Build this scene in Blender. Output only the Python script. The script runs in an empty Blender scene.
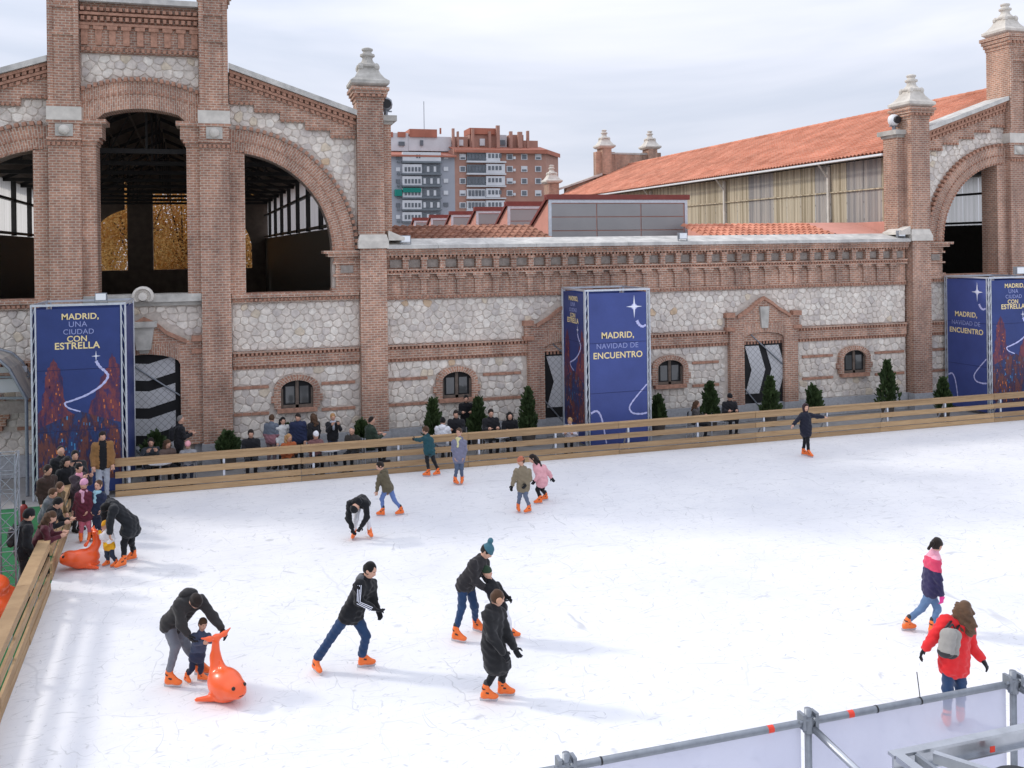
import bpy, math, random
import numpy as np
from mathutils import Vector
random.seed(7); rng = np.random.default_rng(7)
sc = bpy.context.scene
C = sc.collection
PI = math.pi

# ------------------------------------------------------------------ camera
F = 920.0; H = 6.6; HY = 245.0; ROLL = 0.0135; YAW = math.radians(16.8)
cam_d = bpy.data.cameras.new('camera'); cam = bpy.data.objects.new('camera', cam_d); C.objects.link(cam)
cam.location = (0, 0, H)
cam.rotation_mode = 'XYZ'
from mathutils import Matrix
cam.matrix_world = Matrix.Translation((0, 0, H)) @ Matrix.Rotation(-YAW, 4, 'Z') @ Matrix.Rotation(PI/2, 4, 'X') @ Matrix.Rotation(-ROLL, 4, 'Z')
cam_d.sensor_width = 36; cam_d.lens = 36*F/1024
cam_d.shift_y = -(384-HY)/1024
cam_d.clip_start = 0.05; cam_d.clip_end = 3000
sc.camera = cam
sc.render.resolution_x = 1024; sc.render.resolution_y = 768

# ------------------------------------------------------------------ sky, sun, exposure
SUN_EL = math.radians(34); SUN_V = Vector((-math.cos(math.radians(33)), math.sin(math.radians(33)), 0))
SUN_V = Vector((SUN_V.x*math.cos(SUN_EL), SUN_V.y*math.cos(SUN_EL), math.sin(SUN_EL)))
w = bpy.data.worlds.new('World'); sc.world = w; w.use_nodes = True
nt = w.node_tree; nt.nodes.clear()
out = nt.nodes.new('ShaderNodeOutputWorld'); bg = nt.nodes.new('ShaderNodeBackground')
sky = nt.nodes.new('ShaderNodeTexSky'); sky.sky_type = 'NISHITA'; sky.sun_disc = False
sky.sun_elevation = SUN_EL; sky.sun_rotation = math.atan2(SUN_V.x, SUN_V.y)
sky.dust_density = 3.0
SKYX = 5.2
# thin high overcast: a veil of cloud, streaked, over the clear sky
mul = nt.nodes.new('ShaderNodeVectorMath'); mul.operation = 'SCALE'; mul.inputs['Scale'].default_value = 0.09
tc = nt.nodes.new('ShaderNodeTexCoord'); mp = nt.nodes.new('ShaderNodeMapping')
mp.inputs['Scale'].default_value = (1.0, 1.0, 6.0); mp.inputs['Rotation'].default_value = (0.10, -0.06, 0); mp.inputs['Location'].default_value = (SKYX, 1.7, 0.3)
n1 = nt.nodes.new('ShaderNodeTexNoise'); n1.inputs['Scale'].default_value = 1.7; n1.inputs['Detail'].default_value = 5; n1.inputs['Roughness'].default_value = 0.5
n1.inputs['Distortion'].default_value = 0.4
ramp = nt.nodes.new('ShaderNodeValToRGB')
ramp.color_ramp.elements[0].position = 0.30; ramp.color_ramp.elements[0].color = (0.50, 0.555, 0.67, 1)
ramp.color_ramp.elements[1].position = 0.68; ramp.color_ramp.elements[1].color = (0.765, 0.78, 0.865, 1)
mix = nt.nodes.new('ShaderNodeMixRGB'); mix.inputs['Fac'].default_value = 0.93
L = nt.links.new
L(sky.outputs[0], mul.inputs[0]); L(tc.outputs['Generated'], mp.inputs[0]); L(mp.outputs[0], n1.inputs['Vector'])
L(n1.outputs[0], ramp.inputs[0]); L(mul.outputs[0], mix.inputs[1]); L(ramp.outputs[0], mix.inputs[2])
# an overcast sky is brighter overhead than at the horizon
sx = nt.nodes.new('ShaderNodeSeparateXYZ'); L(tc.outputs['Generated'], sx.inputs[0])
cz = nt.nodes.new('ShaderNodeMath'); cz.operation = 'MAXIMUM'; cz.inputs[1].default_value = 0.0; L(sx.outputs[2], cz.inputs[0])
cf = nt.nodes.new('ShaderNodeMath'); cf.operation = 'MULTIPLY_ADD'; cf.inputs[1].default_value = 0.85; cf.inputs[2].default_value = 0.95; L(cz.outputs[0], cf.inputs[0])
gr = nt.nodes.new('ShaderNodeVectorMath'); gr.operation = 'SCALE'; L(mix.outputs[0], gr.inputs[0]); L(cf.outputs[0], gr.inputs['Scale'])
L(gr.outputs[0], bg.inputs[0]); bg.inputs[1].default_value = 1.0; L(bg.outputs[0], out.inputs[0])
sd = bpy.data.lights.new('sun', 'SUN'); sd.energy = 1.4; sd.angle = math.radians(6); sd.color = (1.0, 0.95, 0.87)
so = bpy.data.objects.new('sun', sd); C.objects.link(so)
so.rotation_euler = SUN_V.to_track_quat('Z', 'Y').to_euler(); so.location = (-30, 30, 60)
vs = sc.view_settings; vs.view_transform = 'Standard'; vs.look = 'None'; vs.gamma = 1; vs.exposure = 0.26

# ------------------------------------------------------------------ pixel <-> place
fw = (math.sin(YAW), math.cos(YAW)); rt = (math.cos(YAW), -math.sin(YAW))
def ray(x, y):
    dx = x-512; dy = y-HY
    u = (dx-ROLL*dy)/F; v = (dy+ROLL*dx)/F
    return (fw[0]+u*rt[0], fw[1]+u*rt[1], -v)
def G(x, y, z=0.0):
    d = ray(x, y); t = (z-H)/d[2]; return Vector((d[0]*t, d[1]*t, z))
def W(x, y, Y=30.0):
    d = ray(x, y); t = Y/d[1]; return (d[0]*t, H+d[2]*t)
def D(x, y, depth):
    d = ray(x, y); return Vector((d[0]*depth, d[1]*depth, H+d[2]*depth))
def depth_of(p): return p.x*fw[0]+p.y*fw[1]
def PX(X, Y, Z):
    d = X*fw[0]+Y*fw[1]
    if d < 0.1: return (-9999, -9999)
    a = F*(X*rt[0]+Y*rt[1])/d; b = F*(H-Z)/d
    return (512+a+ROLL*b, HY+b-ROLL*a)

# ------------------------------------------------------------------ materials
MATS = {}
def srgb(r, g, b):
    f = lambda c: (c/255/12.92 if c/255 <= 0.04045 else ((c/255+0.055)/1.055)**2.4)
    return (f(r), f(g), f(b))
def new_mat(name):
    m = bpy.data.materials.new(name); m.use_nodes = True
    t = m.node_tree; t.nodes.clear()
    o = t.nodes.new('ShaderNodeOutputMaterial'); p = t.nodes.new('ShaderNodeBsdfPrincipled')
    t.links.new(p.outputs[0], o.inputs[0])
    return m, t, p, o
def nd(t, kind, **kw):
    n = t.nodes.new(kind)
    for k, v in kw.items():
        if k.startswith('i_'):
            key = k[2:].replace('_', ' ')
            n.inputs[int(key) if key.isdigit() else key].default_value = v
        else: setattr(n, k, v)
    return n
def mixc(t, fac, a, b, blend='MIX'):
    m = t.nodes.new('ShaderNodeMixRGB'); m.blend_type = blend
    for i, v in ((0, fac), (1, a), (2, b)):
        if hasattr(v, 'is_linked'): t.links.new(v, m.inputs[i])
        elif i == 0: m.inputs[0].default_value = v
        else: m.inputs[i].default_value = (v[0], v[1], v[2], 1)
    return m.outputs[0]
def ramp2(t, src, p0, p1, c0=(0, 0, 0), c1=(1, 1, 1)):
    r = t.nodes.new('ShaderNodeValToRGB'); e = r.color_ramp.elements
    e[0].position = p0; e[1].position = p1; e[0].color = (*c0, 1); e[1].color = (*c1, 1)
    t.links.new(src, r.inputs[0]); return r.outputs[0]
def add_bump(t, p, src, strength=0.3, dist=0.01):
    b = t.nodes.new('ShaderNodeBump'); b.inputs['Strength'].default_value = strength; b.inputs['Distance'].default_value = dist
    t.links.new(src, b.inputs['Height']); t.links.new(b.outputs[0], p.inputs['Normal'])
def pos(t):
    return t.nodes.new('ShaderNodeNewGeometry').outputs['Position']
def M(name, col, rough=0.7, var=0.15, scale=6.0, bump=0.0, metal=0.0, obj=False, spec=0.4, coat=0.0, soot=0.0):
    """plain material with noise in its colour"""
    if name in MATS: return MATS[name]
    m, t, p, o = new_mat(name)
    n = nd(t, 'ShaderNodeTexNoise', i_Scale=scale, i_Detail=6.0, i_Roughness=0.6)
    t.links.new(t.nodes.new('ShaderNodeTexCoord').outputs['Object'] if obj else pos(t), n.inputs['Vector'])
    f = ramp2(t, n.outputs[0], 0.25, 0.75)
    a = tuple(c*(1-var) for c in col); b = tuple(min(1, c*(1+var)) for c in col)
    cc = mixc(t, f, a, b)
    t.links.new(streaks(t, cc, soot) if soot else cc, p.inputs['Base Color'])
    p.inputs['Roughness'].default_value = rough; p.inputs['Metallic'].default_value = metal
    p.inputs['Specular IOR Level'].default_value = spec; p.inputs['Coat Weight'].default_value = coat
    if bump: add_bump(t, p, n.outputs[0], bump, 0.02)
    MATS[name] = m; return m
def streaks(t, col, amt):
    """rain streaks and soot: tall soft stains in world space"""
    mp_ = nd(t, 'ShaderNodeMapping'); mp_.inputs['Scale'].default_value = (1.6, 1.6, 0.28); t.links.new(pos(t), mp_.inputs[0])
    n = nd(t, 'ShaderNodeTexNoise', i_Scale=1.0, i_Detail=7.0, i_Roughness=0.6); t.links.new(mp_.outputs[0], n.inputs['Vector'])
    return mixc(t, 1.0, col, ramp2(t, n.outputs[0], 0.36, 0.62, (1-amt, 1-amt*.97, 1-amt*.9), (1.03, 1.03, 1.03)), 'MULTIPLY')
def brick_mat(name, c1, c2, cm, uv=False, roww=0.20, rowh=0.078, mortar=0.0145, stain=0.5):
    m, t, p, o = new_mat(name)
    if uv:
        vec = t.nodes.new('ShaderNodeUVMap').outputs[0]
    else:
        s = nd(t, 'ShaderNodeSeparateXYZ'); t.links.new(pos(t), s.inputs[0])
        ad = nd(t, 'ShaderNodeMath', operation='ADD'); t.links.new(s.outputs[0], ad.inputs[0]); t.links.new(s.outputs[1], ad.inputs[1])
        c = nd(t, 'ShaderNodeCombineXYZ'); t.links.new(ad.outputs[0], c.inputs[0]); t.links.new(s.outputs[2], c.inputs[1]); vec = c.outputs[0]
    b = nd(t, 'ShaderNodeTexBrick', i_Scale=1.0, i_Mortar_Size=mortar, i_Mortar_Smooth=0.3, i_Bias=-0.1, i_Brick_Width=roww, i_Row_Height=rowh)
    b.inputs['Color1'].default_value = (*c1, 1); b.inputs['Color2'].default_value = (*c2, 1); b.inputs['Mortar'].default_value = (*cm, 1)
    t.links.new(vec, b.inputs['Vector'])
    n = nd(t, 'ShaderNodeTexNoise', i_Scale=1.3, i_Detail=8.0, i_Roughness=0.65); t.links.new(pos(t), n.inputs['Vector'])
    f = ramp2(t, n.outputs[0], 0.3, 0.7, (1-stain*0.45,)*3, (1+stain*0.1,)*3)
    n2 = nd(t, 'ShaderNodeTexNoise', i_Scale=9.0, i_Detail=4.0); t.links.new(pos(t), n2.inputs['Vector'])
    f2 = ramp2(t, n2.outputs[0], 0.3, 0.7, (0.82, 0.84, 0.86), (1.12, 1.08, 1.05))
    col = streaks(t, mixc(t, 1.0, mixc(t, 1.0, b.outputs['Color'], f, 'MULTIPLY'), f2, 'MULTIPLY'), .36)
    t.links.new(col, p.inputs['Base Color']); p.inputs['Roughness'].default_value = 0.9; p.inputs['Specular IOR Level'].default_value = 0.2
    inv = nd(t, 'ShaderNodeMath', operation='SUBTRACT'); inv.inputs[0].default_value = 1.0; t.links.new(b.outputs['Fac'], inv.inputs[1])
    add_bump(t, p, inv.outputs[0], 0.6, 0.012)
    MATS[name] = m; return m
BR1, BR2, MOR = (0.58, 0.31, 0.215), (0.41, 0.215, 0.15), (0.66, 0.53, 0.425)
brick_mat('brick', BR1, BR2, MOR)
brick_mat('brick_radial', BR1, BR2, MOR, uv=True)
brick_mat('brick_dark', (0.36, 0.19, 0.14), (0.25, 0.13, 0.10), (0.50, 0.42, 0.36))
M('brick_edge', (0.40, 0.22, 0.155), 0.9, 0.35, 9, 0.4, spec=0.2)
M('mortar', (0.57, 0.51, 0.45), 0.95, 0.25, 7, 0.3, spec=0.15)
for i, c in enumerate([(0.75, 0.68, 0.60), (0.69, 0.62, 0.55), (0.79, 0.73, 0.65), (0.62, 0.56, 0.51), (0.70, 0.60, 0.47), (0.63, 0.47, 0.32)]):
    M('stone_%d' % i, c, 0.9, 0.24, 7.0, 0.7, spec=0.2, soot=.16)
M('granite', (0.38, 0.385, 0.40), 0.8, 0.2, 12, 0.2)
M('limestone', (0.61, 0.57, 0.51), 0.85, 0.22, 3.0, 0.3, spec=0.2)
M('limestone_weathered', (0.46, 0.44, 0.40), 0.9, 0.4, 2.2, 0.4, spec=0.2)
M('coping', (0.57, 0.55, 0.51), 0.85, 0.25, 3.5, 0.2, soot=.2)
M('grey_panel', (0.29, 0.25, 0.22), 0.9, 0.3, 8, 0.3)
M('dark_wood', (0.13, 0.10, 0.08), 0.8, 0.4, 6)
M('dark_steel', (0.035, 0.034, 0.033), 0.5, 0.3, 6)
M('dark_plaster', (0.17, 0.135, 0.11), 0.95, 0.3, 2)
M('black_cloth', (0.012, 0.012, 0.013), 0.8, 0.3, 4)
M('black_plastic', (0.02, 0.02, 0.022), 0.4, 0.2, 8)
M('steel', (0.48, 0.50, 0.53), 0.35, 0.15, 9, metal=0.85)
M('steel_dull', (0.27, 0.29, 0.32), 0.5, 0.2, 14, metal=0.6)
M('aluminium', (0.62, 0.65, 0.70), 0.4, 0.12, 10, metal=0.6)
M('white_paint', (0.75, 0.76, 0.77), 0.5, 0.08, 5)
M('pink_render', (0.66, 0.31, 0.24), 0.9, 0.1, 3, 0.1)
M('maroon_metal', (0.22, 0.05, 0.04), 0.6, 0.15, 4)
M('pavement', (0.27, 0.26, 0.25), 0.9, 0.2, 3)
M('green_carpet', (0.015, 0.13, 0.045), 0.95, 0.25, 12, 0.4)
M('orange_plastic', (0.88, 0.115, 0.025), 0.32, 0.05, 2, spec=0.5, coat=0.15, obj=True)
M('dark_red', (0.25, 0.025, 0.02), 0.4, 0.1)
M('red_tape', (0.8, 0.06, 0.03), 0.5, 0.1)
M('lamp_glass', (0.85, 0.87, 0.88), 0.15, 0.03)
M('pot', (0.10, 0.085, 0.075), 0.8, 0.2)
M('bark', (0.10, 0.075, 0.055), 0.9, 0.3, 20, 0.4)

def tile_mat(name='roof_tile', ca=(0.55, 0.215, 0.135), cb=(0.74, 0.345, 0.235)):
    m, t, p, o = new_mat(name)
    v = nd(t, 'ShaderNodeTexVoronoi', i_Scale=2.6); t.links.new(pos(t), v.inputs['Vector'])
    hs = ramp2(t, v.outputs['Color'], 0.0, 1.0, ca, cb)
    n = nd(t, 'ShaderNodeTexNoise', i_Scale=0.7, i_Detail=6.0); t.links.new(pos(t), n.inputs['Vector'])
    f = ramp2(t, n.outputs[0], 0.3, 0.75, (0.72, 0.7, 0.68), (1.08, 1.05, 1.03))
    t.links.new(mixc(t, 1.0, hs, f, 'MULTIPLY'), p.inputs['Base Color']); p.inputs['Roughness'].default_value = 0.85
    p.inputs['Specular IOR Level'].default_value = 0.2
    MATS[name] = m
tile_mat(); tile_mat('roof_tile_old', (0.24, 0.11, 0.075), (0.46, 0.24, 0.165))
def poly_mat(name, ca, cb, trans):
    """ribbed polycarbonate sheet: part of the daylight passes through it, milky"""
    m, t, p, o = new_mat(name)
    wv = nd(t, 'ShaderNodeTexNoise', i_Scale=5.0, i_Detail=4.0)
    mp_ = nd(t, 'ShaderNodeMapping'); mp_.inputs['Scale'].default_value = (1, 1, 0.02)
    t.links.new(pos(t), mp_.inputs[0]); t.links.new(mp_.outputs[0], wv.inputs['Vector'])
    col = ramp2(t, wv.outputs[0], 0.40, 0.60, ca, cb)
    d = nd(t, 'ShaderNodeBsdfTranslucent'); t.links.new(col, d.inputs[0]); t.links.new(col, p.inputs['Base Color'])
    p.inputs['Roughness'].default_value = 0.35
    mx = nd(t, 'ShaderNodeMixShader'); mx.inputs[0].default_value = trans
    t.links.new(p.outputs[0], mx.inputs[1]); t.links.new(d.outputs[0], mx.inputs[2]); t.links.new(mx.outputs[0], o.inputs[0])
    MATS[name] = m
poly_mat('polycarbonate', (0.44, 0.36, 0.24), (0.78, 0.68, 0.50), 0.25)
poly_mat('polycarbonate_grey', (0.36, 0.34, 0.33), (0.58, 0.53, 0.47), 0.25)
poly_mat('polycarbonate_clear', (0.62, 0.61, 0.58), (0.74, 0.72, 0.70), 0.88)
def glass_mat(name, tint, dark=0.25, rough=0.08):
    m, t, p, o = new_mat(name)
    n = nd(t, 'ShaderNodeTexNoise', i_Scale=1.1, i_Detail=3.0); t.links.new(pos(t), n.inputs['Vector'])
    t.links.new(mixc(t, n.outputs[0], tuple(c*dark for c in tint), tint), p.inputs['Base Color'])
    p.inputs['Roughness'].default_value = rough; p.inputs['Specular IOR Level'].default_value = 0.7
    MATS[name] = m
glass_mat('window_glass', (0.13, 0.135, 0.135), 0.3)
glass_mat('skylight_glass', (0.36, 0.35, 0.35), 0.75, 0.3)
glass_mat('flat_glass', (0.16, 0.18, 0.21), 0.3)
def film_mat():
    m, t, p, o = new_mat('clear_film')
    tr = nd(t, 'ShaderNodeBsdfTransparent'); tr.inputs[0].default_value = (0.86, 0.865, 0.93, 1)
    p.inputs['Base Color'].default_value = (0.56, 0.575, 0.72, 1); p.inputs['Roughness'].default_value = 0.3
    n = nd(t, 'ShaderNodeTexNoise', i_Scale=2.0, i_Detail=4.0); t.links.new(pos(t), n.inputs['Vector'])
    f = nd(t, 'ShaderNodeMapRange', i_1=0.3, i_2=0.7, i_3=0.68, i_4=0.80); t.links.new(n.outputs[0], f.inputs[0])
    mx = nd(t, 'ShaderNodeMixShader'); t.links.new(f.outputs[0], mx.inputs[0])
    t.links.new(tr.outputs[0], mx.inputs[1]); t.links.new(p.outputs[0], mx.inputs[2]); t.links.new(mx.outputs[0], o.inputs[0])
    MATS['clear_film'] = m
film_mat()
def plank_mat():
    m, t, p, o = new_mat('plank')
    oi = nd(t, 'ShaderNodeObjectInfo'); mp_ = nd(t, 'ShaderNodeMapping'); mp_.inputs['Scale'].default_value = (1.0, 1.0, 14.0)
    t.links.new(pos(t), mp_.inputs[0])
    n = nd(t, 'ShaderNodeTexNoise', i_Scale=1.6, i_Detail=8.0, i_Roughness=0.65); t.links.new(mp_.outputs[0], n.inputs['Vector'])
    c = ramp2(t, n.outputs[0], 0.25, 0.75, (0.29, 0.18, 0.09), (0.50, 0.34, 0.185))
    r = ramp2(t, oi.outputs['Random'], 0, 1, (0.80, 0.78, 0.76), (1.12, 1.10, 1.06))
    t.links.new(mixc(t, 1.0, c, r, 'MULTIPLY'), p.inputs['Base Color']); p.inputs['Roughness'].default_value = 0.7
    add_bump(t, p, n.outputs[0], 0.25, 0.01); MATS['plank'] = m
plank_mat()
def ice_mat():
    m, t, p, o = new_mat('ice')
    P_ = pos(t)
    nz = nd(t, 'ShaderNodeTexNoise', i_Scale=0.55, i_Detail=3.0); t.links.new(P_, nz.inputs['Vector'])
    cl = (0.76, 0.765, 0.78)
    n = nd(t, 'ShaderNodeTexNoise', i_Scale=0.35, i_Detail=7.0, i_Roughness=0.6); t.links.new(P_, n.inputs['Vector'])
    base = ramp2(t, n.outputs[0], 0.3, 0.72, (0.715, 0.72, 0.745), (0.84, 0.838, 0.84))
    col = base
    # blade marks: thin curved cuts, broken into short strokes, in several sizes and directions
    for k, (s, sx, th, m0, m1, dk) in enumerate([(2.0, 0.22, 0.011, 0.53, 0.61, 0.78), (3.6, 0.35, 0.018, 0.54, 0.62, 0.78), (0.7, 2.2, 0.010, 0.52, 0.60, 0.76), (5.4, 0.45, 0.034, 0.54, 0.62, 0.76), (2.6, 3.0, 0.014, 0.54, 0.62, 0.74), (0.42, 0.45, 0.0030, 0.46, 0.56, 0.88), (0.30, 1.9, 0.0024, 0.46, 0.56, 0.88), (0.55, 0.8, 0.0035, 0.48, 0.57, 0.88)]):
        mp_ = nd(t, 'ShaderNodeMapping'); mp_.inputs['Scale'].default_value = (sx, 1, 1); mp_.inputs['Rotation'].default_value = (0, 0, 0.5+1.3*k); mp_.inputs['Location'].default_value = (7.3*k, 3.1*k, 0)
        t.links.new(P_, mp_.inputs[0])
        ds = nd(t, 'ShaderNodeTexNoise', i_Scale=1.1, i_Detail=2.0); t.links.new(mp_.outputs[0], ds.inputs['Vector'])
        va = nd(t, 'ShaderNodeVectorMath', operation='MULTIPLY_ADD'); va.inputs[1].default_value = (1.1, 1.1, 0)
        t.links.new(ds.outputs['Color'], va.inputs[0]); t.links.new(mp_.outputs[0], va.inputs[2])
        v = nd(t, 'ShaderNodeTexVoronoi', feature='DISTANCE_TO_EDGE', i_Scale=s); t.links.new(va.outputs[0], v.inputs['Vector'])
        line = ramp2(t, v.outputs['Distance'], th*0.25, th, (1, 1, 1), (0, 0, 0))
        mk = nd(t, 'ShaderNodeTexNoise', i_Scale=1.5*s, i_Detail=3.0); t.links.new(mp_.outputs[0], mk.inputs['Vector'])
        mask = ramp2(t, mk.outputs[0], m0, m1)
        f = nd(t, 'ShaderNodeMath', operation='MULTIPLY'); t.links.new(line, f.inputs[0]); t.links.new(mask, f.inputs[1])
        col = mixc(t, f.outputs[0], col, tuple(c*dk for c in cl))
    # scuffed, cloudy patches
    n3 = nd(t, 'ShaderNodeTexNoise', i_Scale=2.4, i_Detail=9.0, i_Roughness=0.72); t.links.new(P_, n3.inputs['Vector'])
    sp = ramp2(t, n3.outputs[0], 0.52, 0.70, (1, 1, 1), (0.945, 0.95, 0.965))
    col = mixc(t, 1.0, col, sp, 'MULTIPLY')
    t.links.new(col, p.inputs['Base Color']); p.inputs['Roughness'].default_value = 0.55; p.inputs['Specular IOR Level'].default_value = 0.3
    add_bump(t, p, n3.outputs[0], 0.15, 0.01)
    MATS['ice'] = m
ice_mat()
def leaf_mat(name, a, b, tr=0.25):
    m, t, p, o = new_mat(name)
    n = nd(t, 'ShaderNodeTexNoise', i_Scale=2.2, i_Detail=4.0); t.links.new(pos(t), n.inputs['Vector'])
    wn = nd(t, 'ShaderNodeTexWhiteNoise'); g = t.nodes.new('ShaderNodeNewGeometry')
    t.links.new(g.outputs['Random Per Island'], wn.inputs['Vector'])
    c = mixc(t, n.outputs[0], a, b); c = mixc(t, 0.35, c, mixc(t, wn.outputs['Value'], a, b))
    t.links.new(c, p.inputs['Base Color']); p.inputs['Roughness'].default_value = 0.7
    tl = nd(t, 'ShaderNodeBsdfTranslucent'); t.links.new(c, tl.inputs[0])
    mx = nd(t, 'ShaderNodeMixShader'); mx.inputs[0].default_value = tr
    t.links.new(p.outputs[0], mx.inputs[1]); t.links.new(tl.outputs[0], mx.inputs[2]); t.links.new(mx.outputs[0], o.inputs[0])
    MATS[name] = m
leaf_mat('conifer_leaf', (0.012, 0.030, 0.010), (0.085, 0.135, 0.04))
leaf_mat('autumn_leaf', (0.52, 0.27, 0.08), (0.92, 0.66, 0.24), 0.5)
leaf_mat('green_leaf', (0.05, 0.10, 0.02), (0.20, 0.22, 0.05))
def screen_mat():
    m, t, p, o = new_mat('mesh_screen')
    s = nd(t, 'ShaderNodeSeparateXYZ'); t.links.new(pos(t), s.inputs[0])
    fs = []
    for sg in (1, -1):
        a = nd(t, 'ShaderNodeMath', operation='MULTIPLY_ADD'); a.inputs[1].default_value = sg
        t.links.new(s.outputs[0], a.inputs[0]); t.links.new(s.outputs[2], a.inputs[2])
        pm = nd(t, 'ShaderNodeMath', operation='PINGPONG'); pm.inputs[1].default_value = 0.11; t.links.new(a.outputs[0], pm.inputs[0])
        lt = nd(t, 'ShaderNodeMath', operation='LESS_THAN'); lt.inputs[1].default_value = 0.010; t.links.new(pm.outputs[0], lt.inputs[0]); fs.append(lt.outputs[0])
    mx = nd(t, 'ShaderNodeMath', operation='MAXIMUM'); t.links.new(fs[0], mx.inputs[0]); t.links.new(fs[1], mx.inputs[1])
    n = nd(t, 'ShaderNodeTexNoise', i_Scale=1.5, i_Detail=4.0); t.links.new(pos(t), n.inputs['Vector'])
    b = mixc(t, n.outputs[0], (0.44, 0.44, 0.45), (0.58, 0.58, 0.59))
    t.links.new(mixc(t, mx.outputs[0], b, (0.25, 0.25, 0.25)), p.inputs['Base Color']); p.inputs['Roughness'].default_value = 0.8
    MATS['mesh_screen'] = m
screen_mat()

# ------------------------------------------------------------------ mesh helpers
ORG = {}
def empty(name, loc, label=None, cat=None, group=None):
    o = bpy.data.objects.new(name, None); C.objects.link(o); o.location = loc; o.empty_display_size = 0.2
    ORG[o] = Vector(loc)
    if label: tag(o, label, cat, group)
    return o
def tag(o, label=None, cat=None, group=None, kind=None):
    if label: o['label'] = label
    if cat: o['category'] = cat
    if group: o['group'] = group
    if kind: o['kind'] = kind
    return o
def put(name, me, parent=None, loc=(0, 0, 0)):
    o = bpy.data.objects.new(name, me); C.objects.link(o); o.location = loc
    if parent is not None:
        o.parent = parent; ORG[o] = ORG[parent] + Vector(loc)
    else: ORG[o] = Vector(loc)
    return o
class MB:
    def __init__(s): s.v = []; s.f = []; s.m = []; s.uv = []; s.cur = 0
    def add(s, vs, fs, uvs=None):
        n = len(s.v); s.v += [tuple(q) for q in vs]
        for k, f in enumerate(fs):
            s.f.append([n+i for i in f]); s.m.append(s.cur)
            s.uv.append(uvs[k] if uvs else None)
        return s
    def box(s, x0, x1, y0, y1, z0, z1):
        return s.add([(x0,y0,z0),(x1,y0,z0),(x1,y1,z0),(x0,y1,z0),(x0,y0,z1),(x1,y0,z1),(x1,y1,z1),(x0,y1,z1)],
            [(0,3,2,1),(4,5,6,7),(0,1,5,4),(1,2,6,5),(2,3,7,6),(3,0,4,7)])
    def prism(s, poly, y0, y1):
        n = len(poly)
        a = sum(poly[i][0]*poly[(i+1)%n][1]-poly[(i+1)%n][0]*poly[i][1] for i in range(n))
        if a < 0: poly = poly[::-1]
        vs = [(x, y0, z) for x, z in poly]+[(x, y1, z) for x, z in poly]
        return s.add(vs, [tuple(range(n)), tuple(range(2*n-1, n-1, -1))]+[(i, i+n, (i+1)%n+n, (i+1)%n) for i in range(n)])
    def strip(s, A, B, y0, y1, uv=False):
        """wall between two lines A (lower) and B (upper), as quads, with thickness"""
        n = len(A); al = 0
        for i in range(n-1):
            q = [A[i], A[i+1], B[i+1], B[i]]
            vs = [(x, y0, z) for x, z in q]+[(x, y1, z) for x, z in q]
            fs = [(0,1,2,3), (0,4,5,1), (2,6,7,3)]
            if y1-y0 > 0.02: fs.append((7,6,5,4))
            if i == 0: fs.append((0,3,7,4))
            if i == n-2: fs.append((1,5,6,2))
            uvs = None
            if uv:
                l = math.dist(A[i], A[i+1])*1.15; h = math.dist(A[i], B[i]); t = y1-y0
                f0 = [(0, al), (0, al+l), (h, al+l), (h, al)]
                uvs = [f0]+[[(0, al), (t, al), (t, al+l), (0, al+l)]]*1+[[(0, al+l), (t, al+l), (t, al), (0, al)]]
                uvs += [[(0, 0), (h, 0), (h, t), (0, t)]]*(len(fs)-3)
                al += l
            s.add(vs, fs, uvs)
        return s
    def tube(s, a, b, r, n=8, r2=None):
        a = Vector(a); b = Vector(b); d = (b-a).normalized(); r2 = r if r2 is None else r2
        u = d.orthogonal().normalized(); w_ = d.cross(u)
        vs = []
        for c, rr in ((a, r), (b, r2)):
            for k in range(n):
                an = 2*PI*k/n; vs.append(c+u*math.cos(an)*rr+w_*math.sin(an)*rr)
        return s.add(vs, [(i, (i+1)%n, (i+1)%n+n, i+n) for i in range(n)]+[tuple(range(n-1, -1, -1)), tuple(range(n, 2*n))])
    def bar(s, a, b, wd, ht):
        a = Vector(a); b = Vector(b); d = (b-a).normalized(); up = Vector((0, 0, 1))
        if abs(d.z) > 0.95: up = Vector((0, 1, 0))
        u = d.cross(up).normalized()*wd/2; w_ = u.cross(d).normalized()*ht/2
        vs = [a-u-w_, a+u-w_, a+u+w_, a-u+w_, b-u-w_, b+u-w_, b+u+w_, b-u+w_]
        return s.add(vs, [(0,3,2,1),(4,5,6,7),(0,1,5,4),(1,2,6,5),(2,3,7,6),(3,0,4,7)])
    def lathe(s, cx, cy, prof, n=12, rot=0.0):
        vs = []
        for r, z in prof:
            for k in range(n):
                an = 2*PI*k/n+rot; vs.append((cx+r*math.cos(an), cy+r*math.sin(an), z))
        m = len(prof); fs = []
        for j in range(m-1):
            for k in range(n): fs.append((j*n+k, j*n+(k+1)%n, (j+1)*n+(k+1)%n, (j+1)*n+k))
        fs.append(tuple(range(n-1, -1, -1))); fs.append(tuple((m-1)*n+k for k in range(n)))
        return s.add(vs, fs)
    def mesh(s, name, mats, smooth=False, org=(0, 0, 0)):
        me = bpy.data.meshes.new(name)
        ox, oy, oz = org
        me.from_pydata([(x-ox, y-oy, z-oz) for x, y, z in s.v], [], s.f)
        if not isinstance(mats, (list, tuple)): mats = [mats]
        for k in mats: me.materials.append(MATS[k] if isinstance(k, str) else k)
        if len(mats) > 1: me.polygons.foreach_set('material_index', s.m)
        if any(u is not None for u in s.uv):
            ul = me.uv_layers.new(name='UVMap'); flat = []
            for f, u in zip(s.f, s.uv):
                for k in range(len(f)): flat += list(u[k]) if u else [0.0, 0.0]
            ul.data.foreach_set('uv', flat)
        if smooth: me.polygons.foreach_set('use_smooth', [True]*len(me.polygons))
        me.update(); return me
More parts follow.
